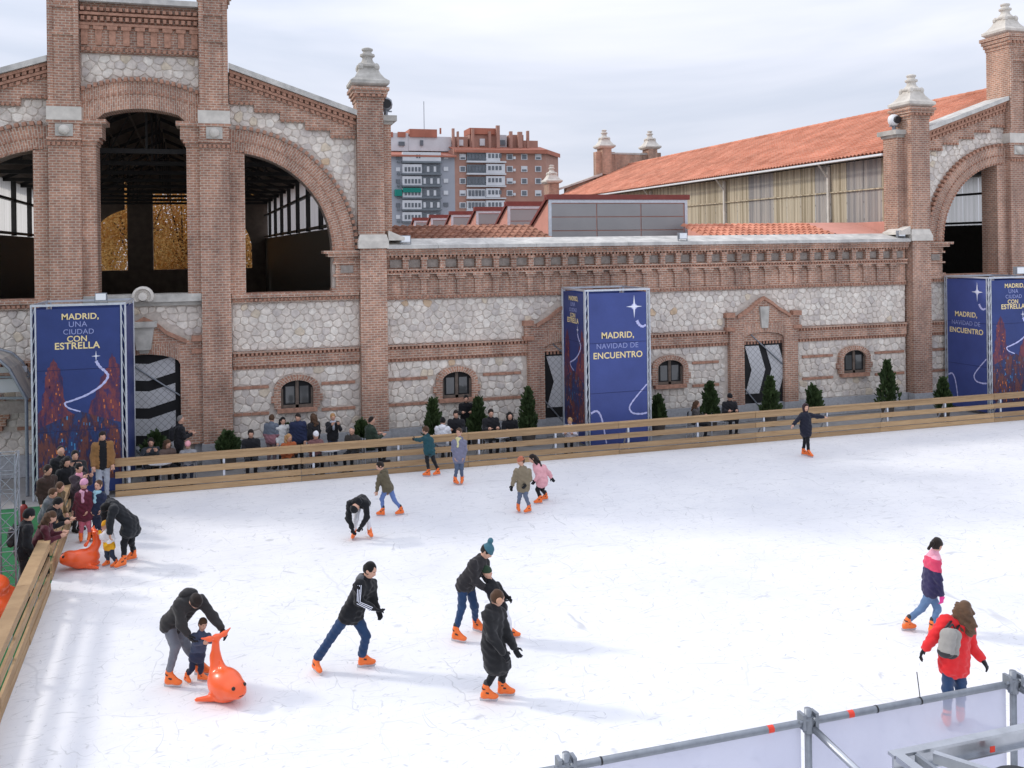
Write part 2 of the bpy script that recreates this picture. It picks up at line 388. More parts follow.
    def build(s, name, mats, parent=None, smooth=False, kind=None):
        org = ORG[parent] if parent is not None else (0, 0, 0)
        o = put(name, s.mesh(name, mats, smooth, org), parent)
        if kind: o['kind'] = kind
        return o
    def flipfix(s): return s
def struct(name, mb, mat, z=None):
    o = mb.build(name, mat); o['kind'] = 'structure'; return o
# ================================================================== ground, ice, carpet
RX0 = -3.18; RY1 = 26.62          # inner faces of the rink fence
struct('ground', MB().add([(-700,-300,-0.012),(900,-300,-0.012),(900,1200,-0.012),(-700,1200,-0.012)], [(0,1,2,3)]), 'pavement')
struct('ice_rink', MB().add([(-2.25,-6,0),(48,-6,0),(48,RY1+0.02,0),(-3.98,RY1+0.02,0),(-3.98,25.6,0),(-3.55,19.9,0)], [(0,1,2,3,4,5)]), 'ice')
struct('green_carpet', MB().add([(-9.5,2,-0.006),(-2.3,2,-0.006),(-2.3,26.4,-0.006),(-9.5,26.4,-0.006)], [(0,1,2,3)]), 'green_carpet')

# ================================================================== masonry helpers
YW = 30.0
def clip_half(poly, px, pz, nx, nz):
    res = []; n = len(poly)
    for i in range(n):
        a = poly[i]; b = poly[(i+1) % n]
        da = (a[0]-px)*nx+(a[1]-pz)*nz; db = (b[0]-px)*nx+(b[1]-pz)*nz
        if da <= 0: res.append(a)
        if (da < 0 < db) or (db < 0 < da):
            t = da/(da-db); res.append((a[0]+(b[0]-a[0])*t, a[1]+(b[1]-a[1])*t))
    return res
def rubble(x0, x1, z0, z1, inside=None, sx=0.40, sz=0.33):
    """random rubble: cells of a jittered grid, drawn apart by mortar joints"""
    sites = []
    nz_ = max(1, round((z1-z0)/sz)); hz = (z1-z0)/nz_
    nx_ = max(1, round((x1-x0)/sx)); hx = (x1-x0)/nx_
    grid = {}
    for j in range(-1, nz_+1):
        for i in range(-1, nx_+2):
            grid[i, j] = (x0+(i+0.5*(j % 2)+0.25)*hx+random.uniform(-.36, .36)*hx, z0+(j+0.5)*hz+random.uniform(-.28, .28)*hz)
    cells = []
    for (i, j), (px, pz) in grid.items():
        if not (0 <= j < nz_): continue
        poly = [(px-1, pz-1), (px+1, pz-1), (px+1, pz+1), (px-1, pz+1)]
        for di in (-2, -1, 0, 1, 2):
            for dj in (-2, -1, 0, 1, 2):
                q = grid.get((i+di, j+dj))
                if q and (di or dj): poly = clip_half(poly, (px+q[0])/2, (pz+q[1])/2, q[0]-px, q[1]-pz)
                if len(poly) < 3: break
        for (ax, az, nx, nz) in ((x0, 0, -1, 0), (x1, 0, 1, 0), (0, z0, 0, -1), (0, z1, 0, 1)):
            if len(poly) >= 3: poly = clip_half(poly, ax, az, nx, nz)
        if len(poly) < 3: continue
        cx = sum(p[0] for p in poly)/len(poly); cz = sum(p[1] for p in poly)/len(poly)
        if inside:
            if not inside(cx, cz): continue
            q = []
            for (x, z) in poly:
                if inside(x, z): q.append((x, z)); continue
                lo, hi = 0.0, 1.0
                for _ in range(7):
                    md = (lo+hi)/2
                    if inside(cx+(x-cx)*md, cz+(z-cz)*md): lo = md
                    else: hi = md
                q.append((cx+(x-cx)*lo, cz+(z-cz)*lo))
            poly = q
        # drop near-duplicate corners, round the sharp ones
        pp = [p for k, p in enumerate(poly) if math.dist(p, poly[k-1]) > 0.035]
        if len(pp) < 3: continue
        area = abs(sum(pp[k-1][0]*pp[k][1]-pp[k][0]*pp[k-1][1] for k in range(len(pp))))/2
        if area < 0.007: continue
        rd = []
        for k in range(len(pp)):
            a, b, c = pp[k-1], pp[k], pp[(k+1) % len(pp)]
            e_ = random.uniform(.12, .24); rd.append((b[0]*(1-e_)+a[0]*e_, b[1]*(1-e_)+a[1]*e_)); rd.append((b[0]*(1-e_)+c[0]*e_, b[1]*(1-e_)+c[1]*e_))
        cells.append((area, (cx, cz), rd))
    return cells
def stone_geo(mb, poly, c, y, sink=0.015, depth=0.035):
    r = math.sqrt(max(1e-6, sum((p[0]-c[0])**2+(p[1]-c[1])**2 for p in poly)/len(poly)))
    k0 = max(0.5, 1-random.uniform(.006, .013)/r); k1 = k0*0.84; d = depth*random.uniform(0.6, 1.0); n = len(poly)
    tx = random.uniform(-.05, .05); tz = random.uniform(-.05, .05)
    vs = [(c[0]+(x-c[0])*k0, y+sink, c[1]+(z-c[1])*k0) for x, z in poly]
    vs += [(c[0]+(x-c[0])*k0, y-d*0.45, c[1]+(z-c[1])*k0) for x, z in poly]
    vs += [(c[0]+(x-c[0])*k1, y-d+tx*(x-c[0])+tz*(z-c[1]), c[1]+(z-c[1])*k1) for x, z in poly]
    fs = []
    for o_ in (0, n): fs += [(o_+i, o_+(i+1) % n, o_+n+(i+1) % n, o_+n+i) for i in range(n)]
    fs.append(tuple(range(2*n, 3*n)))
    mb.add(vs, fs)
STONEM = ['stone_%d' % i for i in range(6)]
def lay_stones(cells, part, limit):
    """cells: (area, centre, polygon, y). The largest in view become objects, the rest one mesh"""
    def vis(c):
        x, y = PX(c[1][0], c[3], c[1][1]); return 0 <= x <= 1024 and 0 <= y <= 768
    cells.sort(key=lambda c: -(c[0] if vis(c) else 0))
    rest = MB(); org = ORG[part]
    for k, (a, c, poly, y) in enumerate(cells):
        mi = random.choices(range(6), (5, 5, 4, 2.5, .5, 0.12))[0]
        if k < limit and vis((a, c, poly, y)):
            b = MB(); stone_geo(b, poly, c, y)
            put('stone', b.mesh('stone', STONEM[mi], False, (c[0], y, c[1])), part, Vector((c[0], y, c[1]))-org)
        else:
            rest.cur = mi; stone_geo(rest, poly, c, y)
    if rest.v:
        o = rest.build('rubble_stones', STONEM, part, kind='stuff')
def dentils(mb, x0, x1, y0, y1, z0, z1, step=0.13, fill=0.55):
    n = max(1, int((x1-x0)/step)); st = (x1-x0)/n
    for i in range(n): mb.box(x0+(i+.5-fill/2)*st, x0+(i+.5+fill/2)*st, y0, y1, z0, z1)
def band(thing, x0, x1, z0, z1, y=YW, proud=0.09, name='string_course'):
    """brick course: flat brick face with rows of small projecting headers along both edges"""
    b = MB(); b.box(x0, x1, y-proud, y+0.05, z0+0.10, z1-0.14); b.box(x0, x1, y-proud-0.05, y+0.05, z1-0.05, z1)
    o = b.build(name, 'brick', thing)
    d = MB(); dentils(d, x0, x1, y-proud-0.045, y, z1-0.135, z1-0.052); dentils(d, x0, x1, y-proud+0.02, y, z0, z0+0.095)
    d.box(x0, x1, y-0.02, y+0.04, z0, z1)
    d.build('dentil_course', 'brick_edge', o, kind='stuff')
def arch_pts(cx, zc, r, a0, a1, n=18):
    return [(cx+r*math.cos(math.radians(a0+(a1-a0)*k/n)), zc+r*math.sin(math.radians(a0+(a1-a0)*k/n))) for k in range(n+1)]
def arc_dentils(mb, cx, zc, r, a0, a1, y0, y1, size=0.085, step=0.16):
    n = int(abs(math.radians(a1-a0))*r/step)
    for k in range(n):
        a = math.radians(a0+(a1-a0)*(k+.5)/n); ux, uz = math.cos(a), math.sin(a); tx, tz = -uz, ux
        h = size/2; q = [(cx+ux*(r+s1*h)+tx*s2*h, zc+uz*(r+s1*h)+tz*s2*h) for s1, s2 in ((-1,-1),(-1,1),(1,1),(1,-1))]
        mb.prism(q, y0, y1)
def low_window(thing, xc, y=YW, zc=1.95):
    """small segmental-headed window in a toothed brick surround"""
    hw, hb, hs = 0.50, zc-0.42, zc+0.16
    top = [(hw*math.cos(math.radians(a)), 0.30*math.sin(math.radians(a))) for a in range(180, -1, -15)]
    wn = MB(); wn.prism([(xc-hw, hb), (xc+hw, hb)]+[(xc+x, hs+z) for x, z in reversed(top)], y-0.012, y+0.02)
    w_ = wn.build('window', 'black_cloth', thing)
    g = MB()
    for s_ in (-1, 1): g.box(xc+s_*0.22-0.135, xc+s_*0.22+0.135, y-0.028, y-0.015, hb+0.14, hs+0.10)
    g.build('pane', 'window_glass', w_)
    fr = MB(); fr.box(xc-0.05, xc+0.05, y-0.05, y-0.014, hb, hs+0.27); fr.box(xc-hw, xc+hw, y-0.05, y-0.014, hb, hb+0.10)
    fr.box(xc-hw, xc-hw+.07, y-0.05, y-0.014, hb+.1, hs+.05); fr.box(xc+hw-.07, xc+hw, y-0.05, y-0.014, hb+.1, hs+.05)
    fr.build('window_frame', 'dark_wood', w_)
    s_ = MB()
    A = [(xc+x, hs+z) for x, z in top]; B = [(xc+x*1.42, hs+z*1.42+0.04) for x, z in top]
    s_.strip(A, B, y-0.14, y+0.03, uv=True)
    so_ = s_.build('arch_ring', 'brick_radial', w_)
    for sg in (-1, 1):
        q = MB()
        for k in range(3):
            wd = 0.30 if k % 2 else 0.21; z = hb+k*0.2
            a, b = sorted((xc+sg*hw, xc+sg*(hw+wd))); q.box(a, b, y-0.13, y+0.03, z, z+0.198)
        q.build('jamb', 'brick', w_)
    sl = MB(); sl.box(xc-0.62, xc+0.62, y-0.19, y+0.03, hb-0.13, hb-0.002); sl.build('sill', 'brick_edge', w_)
def win_hole(xc, zc=1.95):
    return lambda x, z: (abs(x-xc) < 0.74 and zc-0.58 < z < zc+0.18) or ((x-xc)**2/0.74**2+(z-zc-0.16)**2/0.50**2 < 1 and z >= zc+0.16)
def chevron_screen(thing, x0, x1, z0, z1, y, vertical, name='doorway_screen'):
    b = MB(); b.box(x0, x1, y, y+0.03, z0, z1); o = b.build(name, 'black_cloth', thing)
    if vertical:      # chevrons pointing sideways, as two tall panels
        w_ = x1-x0
        for k, (a, c) in enumerate(((0.06, 0.40), (0.56, 0.90))):
            m_ = MB(); xa, xb = x0+a*w_, x0+c*w_; d = 0.16*w_; zl = z0+(z1-z0)*0.30; zh = z0+(z1-z0)*0.84; zm = (zl+zh)/2
            m_.prism([(xa, zl), (xb, zl), (xb+d, zm), (xb, zh), (xa, zh), (xa+d, zm)], y-0.02, y-0.006); m_.build('screen_panel', 'mesh_screen', o)
    else:
        hh = (z1-z0)/4.4; xm = (x0+x1)/2+0.1
        for k in range(4):
            zb = z0+0.1+k*hh*1.08; m_ = MB(); d = 0.22
            m_.prism([(x0, zb+d*.4), (xm, zb), (x1-0.16, zb+d), (x1-0.16, zb+hh*0.66+d), (xm, zb+hh*0.66), (x0, zb+hh*0.66+d*.4)], y-0.02, y-0.006); m_.build('screen_panel', 'mesh_screen', o)
    for (xa, za, xb, zb) in ((x0, z0+(z1-z0)*.38, x0+(x1-x0)*.62, z0+.05), (x0+(x1-x0)*.2, z1-.1, x1-.02, z0+(z1-z0)*.62)):
        m_ = MB(); m_.tube((xa, y-0.05, za), (xb, y-0.05, zb), 0.025); m_.build('brace', 'steel_dull', o)
def pediment(thing, xc, hw, z0, zs, zp, y=YW, proud=0.17):
    """shaped brick gable over a doorway"""
    b = MB()
    shp = [(xc-hw-.1, z0), (xc-hw-.1, zs), (xc-hw+.12, zs), (xc-hw+.12, zs-.1), (xc-hw*.72, zs-.06), (xc-hw*.42, zs+.20), (xc-hw*.24, zp-.20), (xc, zp), (xc+hw*.24, zp-.20), (xc+hw*.42, zs+.20), (xc+hw*.72, zs-.06), (xc+hw-.12, zs-.1), (xc+hw-.12, zs), (xc+hw+.1, zs), (xc+hw+.1, z0)]
    b.prism(shp, y-proud, y+0.04); o = b.build('pediment', 'brick', thing)
    e = MB()
    line = [(xc-hw*.78, zs-.08), (xc-hw*.42, zs+.20), (xc-hw*.24, zp-.20), (xc, zp), (xc+hw*.24, zp-.20), (xc+hw*.42, zs+.20), (xc+hw*.78, zs-.08)]
    e.strip([(x, z-.09) for x, z in line], [(x, z+.03) for x, z in line], y-proud-.08, y-proud+.02)
    for sg in (-1, 1):
        a, b_ = sorted((xc+sg*(hw+.16), xc+sg*(hw-.2))); e.box(a, b_, y-proud-.07, y, zs-.12, zs+.05); e.box(a, b_, y-proud-.07, y, z0-.05, z0+.08)
    e.build('moulding', 'brick_edge', o)
    k = MB(); k.prism([(xc-.13, z0+.02), (xc+.13, z0+.02), (xc+.2, zp-.35), (xc-.2, zp-.35)], y-proud-.09, y-proud+.01); k.build('keystone', 'limestone_weathered', o)
    return lambda x, z: abs(x-xc) < hw+.13 and z < zs+.03 or (abs(x-xc) < hw and z < zp+.04-(zp-zs)*max(0, abs(x-xc)-hw*.25)/(hw*.5))
def finial(thing, x, y, z0, s=1.0, mat='limestone'):
    """stone pinnacle: square flared base, concave bell, scrolled collar, knob"""
    r2 = math.sqrt(2); b = MB()
    b.lathe(x, y, [(.50*r2*s, z0-.12*s), (.64*r2*s, z0), (.64*r2*s, z0+.10*s), (.50*r2*s, z0+.20*s), (.37*r2*s, z0+.38*s), (.29*r2*s, z0+.58*s)], 4, PI/4)
    o = b.build('finial', mat, thing)
    c = MB(); c.lathe(x, y, [(.30*s, z0+.56*s), (.37*s, z0+.61*s), (.37*s, z0+.67*s), (.27*s, z0+.74*s), (.20*s, z0+.82*s), (.17*s, z0+.90*s), (.18*s, z0+.95*s), (.25*s, z0+.99*s), (.25*s, z0+1.05*s), (.16*s, z0+1.09*s), (.14*s, z0+1.15*s), (.19*s, z0+1.19*s), (.19*s, z0+1.24*s), (.10*s, z0+1.28*s)], 14)
    for k in range(4):
        a = k*PI/2+PI/4; cx, cy = x+.37*s*math.cos(a), y+.37*s*math.sin(a)
        c.lathe(cx, cy, [(.04*s, z0+.48*s), (.10*s, z0+.53*s), (.11*s, z0+.62*s), (.07*s, z0+.70*s), (.02*s, z0+.73*s)], 8)
    c.build('collar', mat, o, smooth=False)
def capital(thing, x0, x1, y0, y1, z0, z1, mat='brick'):
    b = MB(); n = 4
    for k in range(n):
        e = 0.03+0.05*k; b.box(x0-e, x1+e, y0-e, y1+e, z0+(z1-z0)*k/n, z0+(z1-z0)*(k+1)/n-0.003)
    o = b.build('capital', mat, thing)
    d = MB(); dentils(d, x0-.14, x1+.14, y0-.14, y0, z0+(z1-z0)*.30, z0+(z1-z0)*.48, .17); d.build('dentil_course', 'brick_edge', o, kind='stuff')

# ================================================================== long low wall between the halls
WX0, WX1 = 4.72, 25.06
WT = empty('market_wall', (14.9, YW, 0), 'long low brick and rubble stone wall between the two arched halls', 'wall')
core = MB(); core.box(WX0, WX1, YW, YW+0.55, 0, 6.52); panel = core.build('rubble_panel', 'mortar', WT)
gp = MB(); gp.box(WX0, WX1, YW-0.10, YW+0.02, 0, 0.64); gp.build('granite_plinth', 'granite', WT)
doors = (10.95, 18.67); wins = (7.05, 14.88, 22.65)
band(WT, WX0, WX1, 2.82, 3.38)
holes = [win_hole(x) for x in wins]
for x in wins: low_window(WT, x)
for x in doors:
    j = MB()
    for sg in (-1, 1):
        a, b_ = sorted((x+sg*0.84, x+sg*1.42)); j = MB(); j.box(a, b_, YW-0.2, YW+0.05, 0.64, 3.46); j.build('door_jamb', 'brick', WT)
        jb = MB(); jb.box(a-.03, b_+.03, YW-0.23, YW+.03, 0, 0.638); jb.build('jamb_base', 'granite', WT)
    ar = MB(); pts = [(x+.84*math.cos(math.radians(a)), 3.05+.22*math.sin(math.radians(a))) for a in range(180, -1, -20)]
    ar.strip(pts, [(p[0], 3.6) for p in pts], YW-0.185, YW+.04, uv=True); ar.build('door_arch', 'brick_radial', WT)
    chevron_screen(WT, x-.84, x+.84, 0.02, 3.28, YW-0.05, True)
    holes.append(pediment(WT, x, 1.42, 3.40, 3.96, 4.56))
    holes.append(lambda px, pz, x=x: abs(px-x) < 1.44 and pz < 3.5)
ins = lambda x, z: not any(h(x, z) for h in holes)
cells = [c+(YW,) for c in rubble(WX0, WX1, 3.39, 4.84, ins, .275, .212)]
cells += [c+(YW,) for c in rubble(WX0, WX1, 0.65, 1.36, ins, .29, .24)]
cells += [c+(YW,) for c in rubble(WX0, WX1, 1.47, 2.20, ins, .285, .245)]
cells += [c+(YW,) for c in rubble(WX0, WX1, 2.29, 2.81, ins, .28, .26)]
lay_stones(cells, panel, 300)
for zc in (1.415, 2.245):     # two thin brick lacing courses, interrupted by openings
    lc = MB(); xs = WX0; step = 0.27
    while xs < WX1-step:
        if ins(xs+step/2, zc) and ins(xs, zc) and ins(xs+step, zc): lc.box(xs+.006, xs+step-.006, YW-0.05, YW+.02, zc-.045, zc+.045)
        xs += step
    lc.build('lacing_course', 'brick_edge', WT, kind='stuff')
# cornice: corbelled strips, bracket row with grey panels, mouldings, coping slabs
b = MB(); b.box(WX0, WX1, YW-.10, YW+.02, 4.86, 5.02); b.box(WX0, WX1, YW-.05, YW+.02, 5.02, 5.66); b.build('frieze', 'brick', WT)
d = MB(); dentils(d, WX0, WX1, YW-.14, YW-.02, 4.90, 4.97); dentils(d, WX0, WX1, YW-.24, YW-.02, 6.24, 6.31); dentils(d, WX0, WX1, YW-.2, YW-.02, 5.74, 5.80, .12); d.build('dentil_course', 'brick_edge', WT, kind='stuff')
n = 33; st = (WX1-WX0)/n
strip_me = MB().box(-.10, .10, -.12, 0, 0, .50).box(-.15, .15, -.17, 0, .50, .58).box(-.19, .19, -.20, 0, .58, .66).mesh('corbel_strip', 'brick')
brk_me = MB().box(-.09, .09, -.24, 0, 0, .30).box(-.12, .12, -.28, 0, .30, .38).mesh('bracket', 'brick')
pan_me = MB().box(-.19, .19, -.03, 0, 0, .26).mesh('cornice_panel', 'grey_panel')
for i in range(n+1):
    x = WX0+.02+i*(WX1-WX0-.04)/n
    if 0 < i < n: put('corbel_strip', strip_me, WT, Vector((x, YW, 5.02))-ORG[WT])
    if 0 < i < n: put('bracket', brk_me, WT, Vector((x, YW, 5.86))-ORG[WT])
    if i < n: put('cornice_panel', pan_me, WT, Vector((x+st/2, YW-.06, 5.90))-ORG[WT])
b = MB(); b.box(WX0, WX1, YW-.19, YW+.02, 5.68, 5.75); b.box(WX0, WX1, YW-.22, YW+.02, 5.80, 5.86); b.box(WX0, WX1, YW-.06, YW+.02, 5.86, 6.24)
b.box(WX0, WX1, YW-.26, YW+.02, 6.31, 6.42); b.box(WX0, WX1, YW-.32, YW+.02, 6.42, 6.52); b.build('cornice', 'brick', WT)
nc = 12
for i in range(nc):
    x0 = WX0+i*(WX1-WX0)/nc; x1 = WX0+(i+1)*(WX1-WX0)/nc
    cpg = MB(); cpg.prism([(0, 0)], 0, 0) if False else cpg.add([(x0+.004, YW-.40, 6.523), (x1-.004, YW-.40, 6.523), (x1-.004, YW+.62, 6.523), (x0+.004, YW+.62, 6.523), (x0+.004, YW-.40, 6.64), (x1-.004, YW-.40, 6.64), (x1-.004, YW+.62, 6.86), (x0+.004, YW+.62, 6.86)], [(0,3,2,1),(4,5,6,7),(0,1,5,4),(1,2,6,5),(2,3,7,6),(3,0,4,7)])
    cpg.build('coping_slab', 'coping', WT)

# ================================================================== the two arched halls
HL = 41.5
def hall(xc, label, sk, left):
    T = empty('arched_hall', (xc, YW, 0), label, 'hall', 'twin arched market halls')
    lim = 300
    cells = []
    core = MB(); Y0, Y1 = YW, YW+0.6
    sides = (-1, 1)
    X = lambda s, a: xc+s*a
    def bx(mb, s, a, b, y0, y1, z0, z1):
        u, v = sorted((X(s, a), X(s, b))); mb.box(u, v, y0, y1, z0, z1)
    # core walls (mortar behind the stones)
    core.box(xc-6.5, xc-1.0, Y0, Y1, 0, 4.9); core.box(xc+1.0, xc+6.5, Y0, Y1, 0, 4.9); core.box(xc-1.0, xc+1.0, Y0, Y1, 3.3, 4.9)
    for s in sides:
        A = [(X(s, 2.55+3.1*math.cos(math.radians(a))), 6.5+3.1*math.sin(math.radians(a))) for a in range(0, 93, 4)]
        B = [(p[0], 12.1-(abs(p[0]-xc)-2.55)*0.34) for p in A]
        core.strip(A, B, Y0, Y1)
        u, v = sorted((X(s, 5.65), X(s, 6.5))); core.box(u, v, Y0, Y1, 4.9, 10.6)
    core.box(xc-1.7, xc+1.7, Y0, Y1, 11.0, 14.1)
    panel = core.build('rubble_panel', 'mortar', T)
    # plinth
    gpl = MB()
    for s in sides: gpl = MB(); bx(gpl, s, 1.4, 6.5, Y0-.1, Y0+.02, 0, .64); gpl.build('granite_plinth', 'granite', T)
    for s in sides:
        x0, x1 = sorted((X(s, 2.55), X(s, 6.48)))
        band(T, x0, x1, 2.82, 3.38)
        # sill course below the arches
        b = MB(); b.box(x0, x1, Y0-.12, Y0+.62, 4.90, 5.06); b.box(x0, x1, Y0-.2, Y0+.62, 5.06, 5.2); o = b.build('sill_course', 'brick', T)
        d = MB(); dentils(d, x0, x1, Y0-.17, Y0, 4.95, 5.03); d.build('dentil_course', 'brick_edge', o, kind='stuff')
        xw = X(s, 4.49); low_window(T, xw)
        hole = win_hole(xw)
        ins_ = lambda x, z: not hole(x, z)
        for (za, zb, sx, sz) in ((3.39, 4.88, .285, .215), (.65, 1.36, .32, .24), (1.47, 2.20, .31, .245), (2.29, 2.81, .30, .26)):
            cells += [c+(Y0,) for c in rubble(x0, x1, za, zb, ins_, sx, sz)]
        for zc in (1.415, 2.245):
            lc = MB(); xs = x0
            while xs < x1-.27:
                if ins_(xs, zc) and ins_(xs+.27, zc): lc.box(xs+.006, xs+.264, Y0-.05, Y0+.02, zc-.045, zc+.045)
                xs += .27
            lc.build('lacing_course', 'brick_edge', T, kind='stuff')
        # arch ring, with toothed edges
        r = MB()
        A = [(X(s, 2.55+3.1*math.cos(math.radians(a))), 6.5+3.1*math.sin(math.radians(a))) for a in range(0, 93, 4)]
        B = [(X(s, 2.55+3.82*math.cos(math.radians(a))), 6.5+3.82*math.sin(math.radians(a))) for a in range(0, 93, 4)]
        r.strip(A, B, Y0-.12, Y1+.02, uv=True); ro = r.build('arch_ring', 'brick_radial', T)
        d = MB(); aa = (0, 88) if s > 0 else (180, 92)
        arc_dentils(d, X(s, 2.55), 6.5, 3.88, aa[0], aa[1], Y0-.2, Y0+.02, .11, .2)
        arc_dentils(d, X(s, 2.55), 6.5, 3.46, aa[0], aa[1], Y0-.165, Y0-.1, .06, .14)
        arc_dentils(d, X(s, 2.55), 6.5, 3.14, aa[0], aa[1], Y0-.16, Y0-.1, .06, .14)
        d.build('toothed_edge', 'brick_edge', ro, kind='stuff')
        # springer: jamb block with a moulded head
        b = MB(); bx(b, s, 5.75, 6.5, Y0-.14, Y1+.02, 5.2, 6.06); bx(b, s, 5.66, 6.5, Y0-.2, Y1+.02, 6.06, 6.14); bx(b, s, 5.5, 6.5, Y0-.27, Y1+.02, 6.30, 6.40); bx(b, s, 5.36, 6.5, Y0-.33, Y1+.02, 6.40, 6.497)
        bx(b, s, 5.7, 6.5, Y0-.14, Y1, 6.14, 6.30); bx(b, s, 5.66, 6.5, Y0-.2, Y1, 5.66, 5.73); bx(b, s, 5.62, 6.5, Y0-.17, Y1, 5.203, 5.28)
        o = b.build('springer', 'brick', T)
        g_ = MB(); bx(g_, s, 5.9, 6.3, Y0-.17, Y0-.13, 5.78, 6.02); g_.build('springer_panel', 'grey_panel', o)
        # stepped brick gable with raking coping
        stp = [(2.55, 11.11), (3.29, 11.11), (3.29, 10.88), (4.08, 10.88), (4.08, 10.6), (4.85, 10.6), (4.85, 10.36), (5.63, 10.36), (5.63, 10.12), (6.44, 10.12)]
        b = MB()
        for k in range(0, len(stp), 2):
            (a0, z), (a1, _) = stp[k], stp[k+1]
            b.strip([(X(s, a0), z), (X(s, a1), z)], [(X(s, a0), 12.16-(a0-2.55)*.34), (X(s, a1), 12.16-(a1-2.55)*.34)], Y0-.10, Y1+.01)
        g_ = b.build('stepped_gable', 'brick', T)
        d = MB()
        for off, pr in ((.20, .22), (.42, .17)):
            n_ = 22
            for k in range(n_):
                a0 = 2.58+k*3.84/n_; a1 = a0+.11
                d.strip([(X(s, a0), 12.16-(a0-2.55)*.34-off), (X(s, a1), 12.16-(a1-2.55)*.34-off)], [(X(s, a0), 12.16-(a0-2.55)*.34-off+.1), (X(s, a1), 12.16-(a1-2.55)*.34-off+.1)], Y0-pr, Y0-.08)
        for off, pr in ((.10, .25), (.30, .19)):
            d.strip([(X(s, 2.55), 12.16-off), (X(s, 6.44), 12.16-3.89*.34-off)], [(X(s, 2.55), 12.16-off+.09), (X(s, 6.44), 12.16-3.89*.34-off+.09)], Y0-pr, Y0-.08)
        for k in range(0, len(stp), 2):
            (a0, z), (a1, _) = stp[k], stp[k+1]; u, v = sorted((X(s, a0), X(s, a1))); dentils(d, u, v, Y0-.15, Y0-.08, z-.02, z+.06, .13)
        d.build('rake_moulding', 'brick_edge', g_, kind='stuff')
        b = MB(); b.strip([(X(s, 2.54), 12.17), (X(s, 6.46), 12.17-3.92*.34)], [(X(s, 2.54), 12.34), (X(s, 6.46), 12.34-3.92*.34)], Y0-.34, Y1+.3); b.build('raking_coping', 'coping', T)
        def ins2(x, z, s=s):
            a = abs(x-xc)
            if (a-2.55)**2+(z-6.5)**2 < 3.95**2: return False
            top = 11.09
            for k in range(0, len(stp), 2):
                if stp[k][0] <= a <= stp[k+1][0]: top = stp[k][1]-.03
            return z < top and 2.56 < a < 6.42
        x0, x1 = sorted((X(s, 2.56), X(s, 6.42)))
        cells += [c+(Y0,) for c in rubble(x0, x1, 6.6, 11.1, ins2, .30, .24)]
        # main pier, tower shaft
        b = MB(); bx(b, s, 1.67, 2.53, Y0-.34, Y1+.25, .64, 9.86); po = b.build('pier', 'brick', T)
        b = MB(); bx(b, s, 1.62, 2.58, Y0-.40, Y1, 0, .638); b.build('pier_base', 'granite', T)
        b = MB(); bx(b, s, 1.27, 1.668, Y0-.12, Y1+.1, 5.25, 9.75); bx(b, s, 2.532, 2.98, Y0-.12, Y1+.1, 5.2, 9.6); b.build('side_jamb', 'brick', T)
        b = MB(); bx(b, s, 1.24, 1.668, Y0-.16, Y1+.1, 9.75, 9.85); bx(b, s, 1.18, 1.668, Y0-.2, Y1+.1, 9.85, 9.97); bx(b, s, 1.1, 1.668, Y0-.16, Y1+.1, 9.97, 10.38); bx(b, s, .98, 1.668, Y0-.24, Y1+.1, 10.38, 10.52)
        b.build('impost', 'brick', T)
        b = MB(); bx(b, s, 1.63, 2.57, Y0-.40, Y1+.25, 9.86, 9.94); bx(b, s, 1.67, 2.53, Y0-.34, Y1+.25, 9.94, 10.45); bx(b, s, 1.6, 2.6, Y0-.37, Y0-.34, 10.36, 10.45)
        co = b.build('pier_head', 'brick', T)
        d = MB(); dentils(d, *sorted((X(s, 1.63), X(s, 2.57))), Y0-.43, Y0-.34, 9.70, 9.80, .12); d.build('dentil_course', 'brick_edge', co, kind='stuff')
        b = MB(); u, v = sorted((X(s, 1.86), X(s, 2.34))); b.box(u, v, Y0-.37, Y0-.34, 9.98, 10.34); b.build('medallion_panel', 'limestone_weathered', co)
        md = MB(); xm = X(s, 2.1)
        prof = [(.15, 0), (.15, .03), (.11, .07), (.05, .09), (.0, .1)]
        nn = 14; vs = []; fs = []
        for r_, h_ in prof:
            for k in range(nn): vs.append((xm+r_*math.cos(2*PI*k/nn), Y0-.37-h_, 10.16+r_*math.sin(2*PI*k/nn)))
        for j_ in range(len(prof)-1):
            for k in range(nn): fs.append((j_*nn+k, j_*nn+(k+1) % nn, (j_+1)*nn+(k+1) % nn, (j_+1)*nn+k))
        md.add(vs, fs); md.build('medallion', 'limestone', co, smooth=True)
        b = MB(); bx(b, s, 1.63, 2.57, Y0-.38, Y1+.26, 10.452, 10.85); b.build('lintel_block', 'limestone', T)
        b = MB(); bx(b, s, 1.68, 2.52, Y0-.34, Y1+.25, 10.852, 14.30); sh = b.build('tower_shaft', 'brick', T)
        b = MB(); bx(b, s, 1.64, 2.56, Y0-.38, Y1+.27, 10.855, 11.02); bx(b, s, 1.68, 1.82, Y0-.39, Y0-.33, 11.02, 14.2); bx(b, s, 2.38, 2.52, Y0-.39, Y0-.33, 11.02, 14.2)
        bx(b, s, 1.82, 2.38, Y0-.39, Y0-.33, 12.95, 13.08); bx(b, s, 1.82, 2.38, Y0-.39, Y0-.33, 13.75, 13.88); b.build('shaft_panelling', 'brick', sh)
        u, v = sorted((X(s, 1.68), X(s, 2.52))); capital(T, u, v, Y0-.34, Y1+.25, 14.30, 14.86)
        finial(T, X(s, 2.1), Y0+.25, 14.98, .98)
        # end pilaster with its pinnacle and set-back pier
        b = MB(); bx(b, s, 6.5, 7.35, Y0-.38, Y1, .64, 6.55); b.build('pilaster', 'brick', T)
        b = MB(); bx(b, s, 6.45, 7.40, Y0-.44, Y1, 0, .638); b.build('pilaster_base', 'granite', T)
